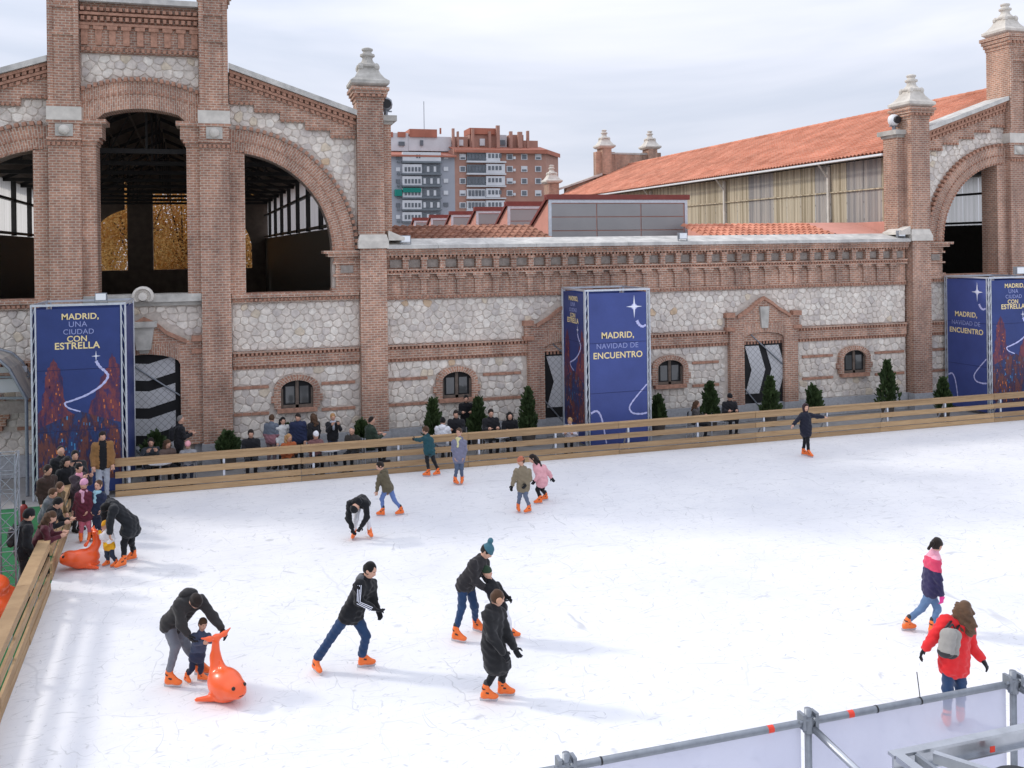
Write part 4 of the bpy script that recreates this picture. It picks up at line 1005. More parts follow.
class Face:
    """a printed sheet: u to the right, v up, n outwards; metres"""
    def __init__(s, T, p0, u, n, wd, ht): s.T, s.p0, s.u, s.n, s.w, s.h = T, Vector(p0), Vector(u), Vector(n), wd, ht
    def at(s, a, b, d=0.0): return s.p0+s.u*a+Vector((0, 0, 1))*b+s.n*d
    def poly(s, name, pts, mat, d, parent=None, th=.0015):
        mb = MB(); k = len(pts); ar = sum(pts[i-1][0]*pts[i][1]-pts[i][0]*pts[i-1][1] for i in range(k))
        if ar < 0: pts = pts[::-1]
        mb.add([s.at(a, b, d) for a, b in pts]+[s.at(a, b, d-th) for a, b in pts], [tuple(range(k)), tuple(range(2*k-1, k-1, -1))]+[(i, i+k, (i+1) % k+k, (i+1) % k) for i in range(k)])
        return mb.build(name, mat, parent or s.T)
    def ribbon(s, name, pts, w0, w1, mat, d, parent):
        # smooth the path
        P_ = [Vector((a, b)) for a, b in pts]; Q = []
        for i in range(len(P_)-1):
            a, b, c, e = P_[max(i-1, 0)], P_[i], P_[i+1], P_[min(i+2, len(P_)-1)]
            for k in range(6):
                t = k/6; Q.append(.5*((2*b)+(c-a)*t+(2*a-5*b+4*c-e)*t*t+(3*b-a-3*c+e)*t**3))
        Q.append(P_[-1]); mb = MB(); vs = []; n = len(Q)
        for i, q in enumerate(Q):
            tg = (Q[min(i+1, n-1)]-Q[max(i-1, 0)]).normalized(); nn = Vector((-tg.y, tg.x)); wd = (w0+(w1-w0)*i/(n-1))*(1+.22*math.sin(i*2.1))/2
            vs += [s.at(*(q+nn*wd), d), s.at(*(q-nn*wd), d)]
        mb.add(vs, [(2*i, 2*i+1, 2*i+3, 2*i+2) for i in range(n-1)]); return mb.build(name, mat, parent)
    def text(s, body, cx, z, wd, mat, bold, parent):
        me = text_mesh(body, .3, bold); xs = [v.co.x for v in me.vertices]; k = wd/(max(xs)-min(xs)); mid = (max(xs)+min(xs))/2
        hs = max(v.co.y for v in me.vertices)
        org = ORG[parent]
        for v in me.vertices: v.co = s.at(cx+(v.co.x-mid)*k, z+v.co.y*k, .006+v.co.z)-org
        me.materials.append(MATS[mat]); me.name = 'lettering'; return put('lettering', me, parent)
def star(F_, cx, z, r, parent):
    pts = []
    for k in range(8):
        a = k*PI/4; rr = r*(1.35 if k % 4 == 2 else 1.0) if k % 2 == 0 else r*.17; pts.append((cx+rr*math.cos(a), z+rr*math.sin(a)))
    F_.poly('star', pts, 'print_white', .007, parent)
def print_star_city(F_):
    w_, h = F_.w, F_.h; k = w_/355.0; f = lambda x, y: ((x-35)*k, h-(y-60)*k)
    sh = F_.poly('sheet', [(0, 0), (w_, 0), (w_, h), (0, h)], 'banner_navy', 0, th=.01)
    lf = [f(36, 860), f(36, 540), f(52, 520), f(54, 455), f(66, 440), f(68, 372), f(76, 362), f(78, 332), f(88, 326), f(92, 308), f(100, 300), f(104, 288), f(108, 300), f(118, 312), f(122, 330), f(132, 338), f(134, 366), f(142, 378), f(144, 470), f(156, 500), f(160, 530), f(200, 560), f(200, 860)]
    F_.poly('printed_city', lf, 'print_city', .003, sh)
    rf_ = [f(388, 860), f(388, 330), f(372, 322), f(368, 296), f(358, 290), f(354, 272), f(350, 290), f(342, 300), f(338, 340), f(322, 350), f(318, 374), f(304, 384), f(298, 420), f(286, 432), f(280, 478), f(262, 492), f(250, 540), f(230, 860)]
    F_.poly('printed_city', rf_, 'print_city', .003, sh)
    F_.poly('printed_crowd', [f(36, 860), f(36, 610), f(80, 590), f(150, 560), f(220, 540), f(300, 570), f(388, 600), f(388, 860)], 'print_crowd', .0045, sh)
    # lit windows, roofs and lights of the printed city
    rr = random.Random(5)
    for nm_, mt_, cnt, zone in (('printed_light', 'print_amber', 60, 0), ('printed_shadow', 'banner_navy', 70, 0), ('printed_light', 'print_cyan', 26, 1), ('printed_shadow', 'print_plum', 46, 0)):
        mb = MB()
        for _ in range(cnt):
            if zone == 0: x_ = rr.choice((rr.uniform(40, 140), rr.uniform(290, 384), rr.uniform(40, 384))); y_ = rr.uniform(360 if x_ < 130 or x_ > 310 else 580, 850)
            else: x_ = rr.uniform(120, 300); y_ = rr.uniform(570, 850)
            w2, h2 = rr.uniform(2, 7), rr.uniform(4, 18); q = [f(x_, y_), f(x_+w2, y_), f(x_+w2, y_-h2), f(x_, y_-h2)]
            mb.add([F_.at(a, b, .0055 if mt_ != 'banner_navy' else .005) for a, b in q], [(0, 1, 2, 3)])
        mb.build(nm_, mt_, sh, kind='stuff')
    star(F_, *f(285, 285), 20*k, sh)
    F_.ribbon('star_trail', [f(285, 308), f(300, 335), f(325, 360), f(335, 385), f(305, 425), f(245, 463), f(180, 487), f(150, 497), f(165, 520), f(215, 540)], 13*k, 6*k, 'print_trail', .0062, sh)
    for body, x, y, wd, mt, bo in (('MADRID,', 220, 110, 158, 'print_gold', .02), ('UNA', 210, 145, 78, 'print_lilac', 0), ('CIUDAD', 212, 179, 130, 'print_lilac', 0), ('CON', 205, 213, 84, 'print_gold', .016), ('ESTRELLA', 207, 247, 192, 'print_gold', .02)):
        a = f(x, y); F_.text(body, a[0], a[1], wd*k, mt, bo, sh)
def print_encounter(F_):
    w_, h = F_.w, F_.h; k = w_/296.0; f = lambda x, y: ((x-232)*k, h-(y-52)*k)
    sh = F_.poly('sheet', [(0, 0), (w_, 0), (w_, h), (0, h)], 'banner_blue', 0, th=.01)
    star(F_, *f(465, 120), 42*k, sh)
    F_.poly('star_glow', [(f(465, 120)[0]+15*k*math.cos(a*PI/6), f(465, 120)[1]+15*k*math.sin(a*PI/6)) for a in range(12)], 'print_trail', .004, sh)
    F_.ribbon('star_trail', [f(478, 188), f(490, 208), f(508, 218), f(526, 210)], 15*k, 9*k, 'print_trail', .005, sh)
    F_.ribbon('star_trail', [f(527, 498), f(480, 545), f(442, 588), f(434, 612), f(452, 634), f(495, 640), f(527, 636)], 6*k, 9*k, 'print_trail', .005, sh)
    F_.ribbon('star_trail', [f(234, 622), f(262, 612), f(282, 632), f(296, 680), f(306, 740), f(312, 770)], 10*k, 6*k, 'print_trail', .005, sh)
    for body, x, y, wd, mt, bo in (('MADRID,', 378, 268, 168, 'print_gold', .02), ('NAVIDAD DE', 376, 317, 216, 'print_lilac', 0), ('ENCUENTRO', 378, 364, 254, 'print_gold', .02)):
        a = f(x, y); F_.text(body, a[0], a[1], wd*k, mt, bo, sh)
M('seam_dark', srgb(30, 38, 84), .6, .1)
def banner_tower(x0, x1, y0, y1, ht, label, faces):
    T = empty('banner_tower', ((x0+x1)/2, (y0+y1)/2, 0), label, 'banner', 'blue printed banner towers')
    tw = .10
    for cx in (x0, x1):
        for cy in (y0, y1):
            b = MB(); sx = tw if cx == x0 else -tw; sy = tw if cy == y0 else -tw
            for (dx, dy) in ((0, 0), (sx, 0), (0, sy)): b.tube((cx+dx, cy+dy, 0), (cx+dx, cy+dy, ht), .022, 6)
            for i in range(14):
                za, zb = i*ht/14, (i+1)*ht/14
                b.tube((cx, cy, za), (cx+sx, cy, zb), .009, 4); b.tube((cx, cy, za), (cx, cy+sy, zb), .009, 4)
            b.build('truss_leg', 'aluminium', T)
    b = MB()
    for (a, c) in (((x0, y0), (x1, y0)), ((x0, y1), (x1, y1)), ((x0, y0), (x0, y1)), ((x1, y0), (x1, y1))):
        b.bar((*a, ht+.02), (*c, ht+.02), .05, .06)
    b.build('top_frame', 'aluminium', T)
    b = MB(); b.bar((x0+.1, y0+.12, 1.0), (x1-.1, y0+.12, ht-.8), .03, .03); b.bar((x1-.1, y0+.16, 1.0), (x0+.1, y0+.16, ht-.8), .03, .03); b.build('cross_brace', 'steel_dull', T)
    for side, fn in faces.items():
        m_ = .13
        if side == 'front': F_ = Face(T, (x0+m_, y0-.005, .12), (1, 0, 0), (0, -1, 0), x1-x0-2*m_, ht-.2)
        elif side == 'left': F_ = Face(T, (x0-.005, y1-m_, .12), (0, -1, 0), (-1, 0, 0), y1-y0-2*m_, ht-.2)
        elif side == 'right': F_ = Face(T, (x1+.005, y0+m_, .12), (0, 1, 0), (1, 0, 0), y1-y0-2*m_, ht-.2)
        else: F_ = Face(T, (x1-m_, y1+.005, .12), (-1, 0, 0), (0, 1, 0), x1-x0-2*m_, ht-.2)
        if fn:
            fn(F_)
            for q_ in (.34, .67):
                sm = MB(); sm.add([F_.at(0, F_.h*q_-.006, .0075), F_.at(F_.w, F_.h*q_-.006+.01, .0075), F_.at(F_.w, F_.h*q_+.006+.01, .0075), F_.at(0, F_.h*q_+.006, .0075)], [(0, 1, 2, 3)]); sm.build('seam', 'seam_dark', T)
        else: F_.poly('sheet', [(0, 0), (F_.w, 0), (F_.w, F_.h), (0, F_.h)], 'banner_navy', 0, th=.01)
    return T
banner_tower(-5.16, -2.86, 26.92, 29.1, 5.14, 'tall blue banner tower reading MADRID, UNA CIUDAD CON ESTRELLA, leftmost', {'front': print_star_city, 'right': None, 'left': None, 'back': None})
banner_tower(10.76, 13.02, 27.6, 29.78, 5.08, 'blue banner tower reading MADRID, NAVIDAD DE ENCUENTRO in the middle of the wall', {'front': print_encounter, 'left': print_star_city, 'right': None, 'back': None})
banner_tower(26.75, 29.05, 27.55, 29.75, 5.12, 'blue banner tower cut by the right edge of the picture', {'front': print_star_city, 'left': print_encounter, 'right': None, 'back': None})

# ================================================================== floodlights
def floodlight(p, label, s=1.0, aim=-1):
    T = empty('floodlight', p, label, 'floodlight', 'small floodlights on the buildings')
    x, y, z = p; b = MB(); b.box(x-.16*s, x+.16*s, y-.05*s, y+.10*s, z+.07*s, z+.30*s); b.build('housing', 'steel_dull', T)
    b = MB(); b.box(x-.14*s, x+.14*s, y-.056*s, y-.051*s, z+.09*s, z+.28*s); b.build('lens', 'lamp_glass', T)
    b = MB(); b.box(x-.18*s, x-.165*s, y-.02*s, y+.03*s, z, z+.2*s); b.box(x+.165*s, x+.18*s, y-.02*s, y+.03*s, z, z+.2*s); b.box(x-.18*s, x+.18*s, y-.02*s, y+.03*s, z, z+.015*s); b.build('bracket', 'steel_dull', T)
floodlight((5.35, 29.72, 6.66), 'small floodlight on the coping beside the left pilaster')
floodlight((15.35, 29.72, 6.66), 'small floodlight on the coping below the big grey skylight')
floodlight((24.7, 29.72, 6.66), 'small floodlight on the coping beside the right pilaster')
floodlight((-3.45, 26.9, 5.19), 'white floodlight on top of the leftmost banner tower', .9)
floodlight((28.2, 27.55, 5.17), 'white floodlight on top of the rightmost banner tower', 1.2)
def globe_lamp(p, label, hm='steel_dull'):
    T = empty('projector_lamp', p, label, 'lamp', 'round projectors on the pier caps'); x, y, z = p
    b = MB(); b.tube((x, y, z), (x, y, z+.2), .07, 8); b.box(x-.2, x+.2, y-.04, y+.04, z+.16, z+.2); b.build('stand', 'steel_dull', T)
    b = MB(); b.lathe(x, y, [(.10, z+.2), (.2, z+.28), (.23, z+.42), (.2, z+.56), (.08, z+.64)], 12); o = b.build('housing', hm, T, smooth=True)
    b = MB(); b.tube((x, y-.1, z+.42), (x, y-.26, z+.40), .15, 12); b.build('lens', 'black_plastic', o)
globe_lamp((4.86, 30.35, 10.9), 'round grey projector on the pier cap beside the left pinnacle')
globe_lamp((24.95, 30.35, 10.9), 'round grey projector on the pier cap beside the right pinnacle', 'white_paint')

# ================================================================== plants
def conifer(x, y, ht, rad, label, seed, round_=False):
    r = np.random.default_rng(seed)
    T = empty('potted_conifer', (x, y, 0), label, 'conifer', 'potted conifers along the wall')
    b = MB(); b.lathe(x, y, [(.17, 0), (.2, .1), (.24, .34), (.24, .36), (.2, .36)], 12); b.build('pot', 'pot', T)
    b = MB(); b.tube((x, y, .3), (x, y, ht*.85), .03, 6, .01); b.build('trunk', 'bark', T)
    n = 1500; mb = MB()
    for k in range(n):
        t = r.random()**.8; z = .36+t*(ht-.36)
        prof = (math.sin(PI*min(1, (t+.16)/1.16)**.75)**.8 if round_ else (1-t)**.75*min(1, (t+.06)*7)+.03)
        a = r.random()*2*PI; rr = rad*prof*(r.random()**.4)*(1+.22*math.sin(a*3+seed)+.16*math.sin(z*11+seed)+.12*math.sin(a*5+z*7))
        c = Vector((x+rr*math.cos(a), y+rr*math.sin(a), z)); s = (.035+.05*r.random())*(1.5 if r.random() < .12 else 1)
        up = Vector((math.cos(a)*.6+r.normal(0, .3), math.sin(a)*.6+r.normal(0, .3), 1.0)).normalized(); sd = up.cross(Vector((r.normal(), r.normal(), .1))).normalized()
        mb.add([c-sd*s*.55, c+sd*s*.55, c+up*s*2.0+sd*s*.1, c+up*s*1.7-sd*s*.4], [(0, 1, 2, 3)])
    mb.build('foliage', 'conifer_leaf', T)
spec = [(155, 432, 'round conifer beside the tall black man at the arched doorway', 1), (228, 432, 'squat conifer at the foot of the broad brick pier', 1), (290, 424, 'dark conifer between the standing onlookers under the leftmost window', 1), (361, 421, 'conifer in front of the brick pilaster beside a bearded man', 1),
 (433, 402, 'slim conifer left of the window where the black-clad man stands', 0), (478, 400, 'slim conifer right of the standing black-clad man', 0), (528, 390, 'tall pointed conifer left of the middle banner tower', 0), (658, 398, 'conifer tucked against the right edge of the middle banner tower', 0),
 (710, 384, 'pointed conifer between a seated woman and a dark man', 0), (770, 379, 'pointed conifer standing before the chevron doorway', 0), (813, 388, 'small conifer right behind the skater with outstretched arms', 0), (887, 363, 'tallest conifer, left of the right pilaster', 0), (943, 380, 'conifer against the left edge of the rightmost banner tower', 0)]
for k, (px, py, lab, rd) in enumerate(spec):
    yy = 28.9 if k not in (12,) else 27.6
    X_, Z_ = W(px, py, yy); conifer(X_, yy, max(1.0, Z_-(.08 if rd else 0)), (.29 if rd else .33)*(1.25 if k == 11 else 1), lab, 100+k, bool(rd))
def big_tree(x, y, ht, rad, label, leaf, seed, n=17000):
    r = np.random.default_rng(seed); T = empty('autumn_tree', (x, y, 0), label, 'tree', 'trees behind the left hall')
    b = MB(); b.tube((x, y, 0), (x+.2, y, ht*.45), .28, 8, .18)
    tips = []
    for k in range(9):
        a = k*2.4; e = Vector((x+math.cos(a)*rad*.6, y+math.sin(a)*rad*.6, ht*(.5+.4*r.random()))); b.tube((x+.15, y, ht*(.25+.02*k)), e, .1, 6, .03); tips.append(e)
    b.build('trunk', 'bark', T); mb = MB()
    cl = [Vector((x+r.normal(0, .45)*rad, y+r.normal(0, .4)*rad, ht*(.10+.84*r.random()))) for _ in range(70)]+tips
    for k in range(n):
        c = cl[r.integers(len(cl))]+Vector(r.normal(0, rad*.17, 3)); s = .075+.07*r.random()
        u = Vector(r.normal(0, 1, 3)).normalized(); v = u.orthogonal().normalized()
        mb.add([c-u*s-v*s*.3, c+v*s*.6, c+u*s-v*s*.2, c-v*s*.6], [(0, 1, 2, 3)])
    mb.build('crown', leaf, T)
for k, (x, y, h, r, lab, lf) in enumerate([(-13.2, 79, 15, 4.0, 'golden autumn tree seen through the left far opening of the hall', 'autumn_leaf'), (-7.6, 78, 17, 4.2, 'golden autumn tree seen through the middle far opening of the hall', 'autumn_leaf'), (-4.2, 80, 15.5, 3.8, 'orange autumn tree just right of the middle one in the far opening', 'autumn_leaf'), (0.2, 79, 14, 3.8, 'autumn tree showing in the narrow right far opening of the hall', 'autumn_leaf'), (-15.0, 83, 16, 3.6, 'green topped tree at the far left behind the golden one', 'green_leaf'), (-10.5, 86, 17, 5, 'tall autumn tree farthest behind the hall', 'autumn_leaf'), (-6, 88, 17, 5, 'broad autumn tree filling the gap behind the middle opening', 'autumn_leaf')]):
    big_tree(x, y, h, r, lab, lf, 300+k)

# ================================================================== canopy, truss and orange bin at the left edge
CT = empty('kiosk_canopy', (-7.0, 28.2, 0), 'kiosk canopy of grey tubes and pale sheets at the left edge', 'canopy')
pts = [W(-60, 352, 28.2), W(-20, 350, 28.2), W(4, 357, 28.2), W(14, 366, 28.2), W(31, 396, 28.2)]
for yy in (27.6, 29.2):
    b = MB()
    for a, c in zip(pts, pts[1:]): b.tube((a[0], yy, a[1]), (c[0], yy, c[1]), .045, 8)
    for q in (pts[-1], pts[0]): b.tube((q[0], yy, q[1]), (q[0], yy, 0), .045, 8)
    b.build('frame_tube', 'steel_dull', CT)
for a, c in zip(pts, pts[1:]):
    b = MB(); b.add([(a[0], 27.65, a[1]-.02), (c[0], 27.65, c[1]-.02), (c[0], 29.15, c[1]-.02), (a[0], 29.15, a[1]-.02)], [(0,1,2,3)]); b.build('roof_sheet', 'polycarbonate_grey', CT)
for (ya, yb, mt) in ((366, 376, 'flat_white'), (378, 396, 'flat_white'), (400, 418, 'grey_panel')):
    a = W(-60, yb, 29.0); c = W(27, ya, 29.0); b = MB(); b.box(a[0], c[0], 29.0, 29.03, a[1], c[1]); b.build('back_sheet', mt, CT)
b = MB()
for yy in (377, 398): a = W(-60, yy, 28.95); c = W(29, yy, 28.95); b.bar((a[0], 28.95, a[1]), (c[0], 28.95, c[1]), .06, .07)
b.build('cross_bar', 'steel_dull', CT)
g0 = G(9, 606); TT = empty('lattice_truss', g0, 'upright aluminium lattice truss on the green carpet at the left edge', 'truss')
b = MB(); hw = .16
cs = [(g0.x+a*hw, g0.y+c*hw) for a, c in ((-1, -1), (1, -1), (1, 1), (-1, 1))]
for c in cs: b.tube((*c, 0), (*c, 2.85), .018, 8)
b.build('chord', 'steel_dull', TT); b = MB()
for i in range(8):
    za, zb = i*2.85/8, (i+1)*2.85/8
    for k in range(4):
        p, q = cs[k], cs[(k+1) % 4]; b.tube((*p, za if i % 2 else zb), (*q, zb if i % 2 else za), .008, 6); b.tube((*p, zb-.01), (*q, zb-.01), .008, 6)
b.build('lacing', 'steel_dull', TT)
for (gx, gy, lab, col) in ((25, 548, 'red fire extinguisher standing on the green carpet by the truss', 'dark_red'),):
    q = G(24, 530); E_ = empty('fire_extinguisher', q, lab, 'extinguisher'); b = MB(); b.lathe(q.x, q.y, [(.09, 0), (.1, .03), (.1, .5), (.07, .58), (.03, .62)], 12); b.build('cylinder', col, E_, smooth=True)
    b = MB(); b.box(q.x-.03, q.x+.03, q.y-.03, q.y+.03, .62, .70); b.tube((q.x, q.y, .68), (q.x+.14, q.y-.03, .3), .015, 6); b.build('valve', 'black_plastic', E_)
# ================================================================== implicit-surface modelling for soft bodies
def rc(a, b, ra, rb): return ('c', np.array(a, float), np.array(b, float), ra, rb)
def el(c, r, ax=None): return ('e', np.array(c, float), np.array(r, float), None if ax is None else np.array([list(v) for v in ax], float))
def prim_d(q, p):
    if q[0] == 'c':
        ba = q[2]-q[1]; L2 = max(1e-9, ba @ ba); t = np.clip(((p-q[1]) @ ba)/L2, 0, 1)
        return np.linalg.norm(p-q[1]-t[..., None]*ba, axis=-1)-(q[3]+(q[4]-q[3])*t)
    d = p-q[1]
    if q[3] is not None: d = d @ q[3].T
    k0 = np.linalg.norm(d/q[2], axis=-1); k1 = np.linalg.norm(d/(q[2]**2), axis=-1)
    return k0*(k0-1)/np.maximum(k1, 1e-6)
def bounds(prims, pad):
    lo = np.full(3, 1e9); hi = -lo
    for q in prims:
        if q[0] == 'c':
            for c, r in ((q[1], q[3]), (q[2], q[4])): lo = np.minimum(lo, c-r); hi = np.maximum(hi, c+r)
        else: r = q[2].max(); lo = np.minimum(lo, q[1]-r); hi = np.maximum(hi, q[1]+r)
    return lo-pad, hi+pad
def sdf_mesh(prims, h, k=.03, wob=0.0, cut=None, seed=0.0):
    """smooth union of rounded cones and ellipsoids, meshed with surface nets"""
    lo, hi = bounds(prims, 2.5*h+k*.3); n = np.maximum(4, np.ceil((hi-lo)/h).astype(int)+1)
    g = np.stack(np.meshgrid(*[lo[i]+h*np.arange(n[i]) for i in range(3)], indexing='ij'), -1)
    V = np.full(tuple(n), 1.0)
    for q in prims:
        l_, h_ = bounds([q], .09); s0 = np.clip(np.floor((l_-lo)/h).astype(int), 0, n-1); s1 = np.clip(np.ceil((h_-lo)/h).astype(int)+1, 1, n)
        sl = tuple(slice(a, b) for a, b in zip(s0, s1))
        d = prim_d(q, g[sl]); v = V[sl]; hh = np.maximum(k-np.abs(v-d), 0)/k; V[sl] = np.minimum(v, d)-hh*hh*k*.25
    if wob:
        V += wob*(np.sin(g[..., 0]*37+g[..., 2]*23+seed)*np.sin(g[..., 1]*33-g[..., 2]*31+seed*2)+.6*np.sin(g[..., 2]*58+g[..., 0]*26+seed)*np.sin(g[..., 1]*51+seed))
    if cut is not None: V = np.maximum(V, cut(g))
    V[0], V[-1] = 1, 1; V[:, 0], V[:, -1] = 1, 1; V[:, :, 0], V[:, :, -1] = 1, 1
    ins = V < 0; c = tuple(m-1 for m in n); acc = np.zeros(c+(3,)); cnt = np.zeros(c)
    cor = [(i, j, l) for i in (0, 1) for j in (0, 1) for l in (0, 1)]
    for a in range(3):
        for u in (0, 1):
            for v in (0, 1):
                o0 = [0, 0, 0]; o0[(a+1) % 3] = u; o0[(a+2) % 3] = v; o1 = list(o0); o1[a] = 1
                A = V[tuple(slice(o, o+m) for o, m in zip(o0, c))]; B = V[tuple(slice(o, o+m) for o, m in zip(o1, c))]
                x = (A < 0) != (B < 0); t = np.where(x, A/np.where(x, A-B, 1), 0)
                cnt += x
                for ax in range(3): acc[..., ax] += np.where(x, o0[ax]+(t if ax == a else 0), 0)
    act = cnt > 0; idx = np.full(c, -1); idx[act] = np.arange(act.sum()); ijk = np.argwhere(act)
    vs = lo+h*(ijk+acc[act]/cnt[act][:, None]); fs = []
    for a in range(3):
        b_, c_ = (a+1) % 3, (a+2) % 3
        A = ins[tuple(slice(0, m-1) if i == a else slice(None) for i, m in enumerate(n))]; B = ins[tuple(slice(1, m) if i == a else slice(None) for i, m in enumerate(n))]
        e = np.argwhere(A != B); e = e[(e[:, b_] > 0) & (e[:, c_] > 0) & (e[:, b_] < n[b_]-1) & (e[:, c_] < n[c_]-1)]
        if not len(e): continue
        s = A[tuple(e.T)]; q = []
        for du, dv in ((-1, -1), (0, -1), (0, 0), (-1, 0)):
            f = e.copy(); f[:, b_] += du; f[:, c_] += dv; q.append(idx[tuple(f.T)])
        q = np.stack(q, 1); q[~s] = q[~s][:, ::-1]; fs.append(q)
    fs = np.concatenate(fs); return vs, fs[(fs >= 0).all(1)]
def soft(name, prims, mats, parent, h=.016, k=.03, wob=0.0, cut=None, split=None, seed=0.0, kind=None):
    vs, fs = sdf_mesh(prims, h, k, wob, cut, seed)
    me = bpy.data.meshes.new(name); org = np.array(ORG[parent]) if parent is not None else np.zeros(3)
    me.from_pydata((vs-org).tolist(), [], fs.tolist())
    if not isinstance(mats, (list, tuple)): mats = [mats]
    for m_ in mats: me.materials.append(MATS[m_] if isinstance(m_, str) else m_)
    me.polygons.foreach_set('use_smooth', [True]*len(fs))
    if split is not None: me.polygons.foreach_set('material_index', split(vs[fs].mean(1)).astype(int))
    me.update(); return put(name, me, parent)
NC = {}
def cloth(col, rough=.85):
    key = 'cloth_%d_%d_%d' % tuple(col)
    if key in MATS: return key
    m, t, p, o = new_mat(key); c = srgb(*col)
    n = nd(t, 'ShaderNodeTexNoise', i_Scale=9.0, i_Detail=5.0); t.links.new(pos(t), n.inputs['Vector'])
    t.links.new(mixc(t, n.outputs[0], tuple(x*.78 for x in c), tuple(min(1, x*1.22) for x in c)), p.inputs['Base Color'])
    p.inputs['Roughness'].default_value = rough; p.inputs['Specular IOR Level'].default_value = .25; p.inputs['Sheen Weight'].default_value = .15
    add_bump(t, p, n.outputs[0], .5, .02); MATS[key] = m; return key
M('skin', (0.58, 0.33, 0.235), .55, .10, 14); M('eye', (0.02, 0.015, 0.012), .2, .0); M('lip', (0.42, 0.14, 0.12), .5, .05)
M('boot_dark', (0.025, 0.024, 0.026), .6, .2, 20); M('skate_orange', (0.86, 0.17, 0.03), .4, .08, 9, obj=True); M('blade', (0.55, 0.57, 0.6), .25, .05, metal=.9)
def V3(a): return Vector(a)
def norm(v): return v.normalized() if v.length > 1e-6 else Vector((0, 0, 1))

def hand(parent, wrist, d, side, palm, s, mat, name, curl=.5):
    """five fingers of unequal length and a thumb leaving the side of the palm"""
    d = norm(d); side = norm(side-d*side.dot(d)); pn = norm(palm-d*palm.dot(d)-side*palm.dot(side))
    ax = [d, side, pn]; pr = [rc(wrist-d*.02*s, wrist+d*.02*s, .027*s, .030*s), el(wrist+d*.055*s, (.052*s, .042*s, .020*s), ax)]
    for i, (o, ln) in enumerate(((-.031, .058), (-.0105, .070), (.0105, .076), (.031, .066))):
        a = wrist+d*.095*s+side*o*s; b_ = a+(d*math.cos(curl)+pn*math.sin(curl))*ln*.5*s; c_ = b_+(d*math.cos(curl*2.2)+pn*math.sin(curl*2.2))*ln*.55*s
        pr += [rc(a-d*.02*s, b_, .0105*s, .0098*s), rc(b_, c_, .0098*s, .0085*s)]
    a = wrist+d*.035*s+side*.035*s; b_ = a+(d*.6+side*.75+pn*.25).normalized()*.042*s; c_ = b_+(d*.95+side*.1+pn*.4).normalized()*.034*s
    pr += [rc(a, b_, .014*s, .012*s), rc(b_, c_, .0115*s, .0095*s)]
    return soft(name, pr, mat, parent, h=.0062*s, k=.008)
def skate(parent, foot, head_deg, s, kneev, cols=('skate_orange', 'boot_dark')):
    """hard plastic hire skate on a blade; foot = contact point on the ice"""
    f = Vector((math.cos(math.radians(head_deg)), math.sin(math.radians(head_deg)), 0)); l = Vector((-f.y, f.x, 0)); up = Vector((0, 0, 1)); o = Vector(foot)
    P_ = lambda a, b_, c_: o+f*a*s+l*b_*s+up*c_*s
    b = MB(); pts = [(-.15, .035), (-.145, .004), (.14, .002), (.165, .03), (.16, .06), (-.15, .06)]; n = len(pts)
    b.add([P_(a, -.003, z) for a, z in pts]+[P_(a, .003, z) for a, z in pts], [tuple(range(n)), tuple(range(2*n-1, n-1, -1))]+[(i, i+n, (i+1) % n+n, (i+1) % n) for i in range(n)])
    sk = soft('skate', [rc(P_(-.085, 0, .105), P_(.09, 0, .095), .047*s, .045*s), rc(P_(.06, 0, .09), P_(.135, 0, .088), .045*s, .036*s), rc(P_(-.072, 0, .10), P_(-.062, 0, .14)+kneev*.12*s, .054*s, .060*s), rc(P_(-.03, 0, .19), P_(.05, 0, .13), .05*s, .04*s), rc(P_(-.11, 0, .065), P_(.12, 0, .065), .022*s, .022*s)], cols[0], parent, h=.011*s, k=.02)
    b.build('blade', 'blade', sk)
    soft('cuff', [rc(P_(-.062, 0, .14)+kneev*.125*s, P_(-.062, 0, .14)+kneev*.165*s, .058*s, .054*s)], cols[1], sk, h=.012*s, k=.01)
    st = MB()
    for (c, r_) in ((P_(-.02, 0, .158), .056), (P_(-.062, 0, .14)+kneev*.07*s, .0605)):
        nn = 12; vs = []
        for dz in (-.013, .013):
            for k in range(nn):
                an = 2*PI*k/nn; vs.append(c+f*math.cos(an)*r_*1.05*s+l*math.sin(an)*r_*s+up*(dz-.25*math.cos(an)*.06)*s)
        st.add(vs, [(k, (k+1) % nn, (k+1) % nn+nn, k+nn) for k in range(nn)])
    st.build('strap', cols[1], sk)
def shoe(parent, foot, head_deg, s, mat):
    f = Vector((math.cos(math.radians(head_deg)), math.sin(math.radians(head_deg)), 0)); o = Vector(foot)+Vector((0, 0, .045*s))
    soft('shoe', [rc(o-f*.07*s, o+f*.12*s, .046*s, .04*s), rc(o-f*.05*s, o-f*.03*s+Vector((0, 0, .09*s)), .048*s, .045*s)], mat, parent, h=.016*s, k=.02)

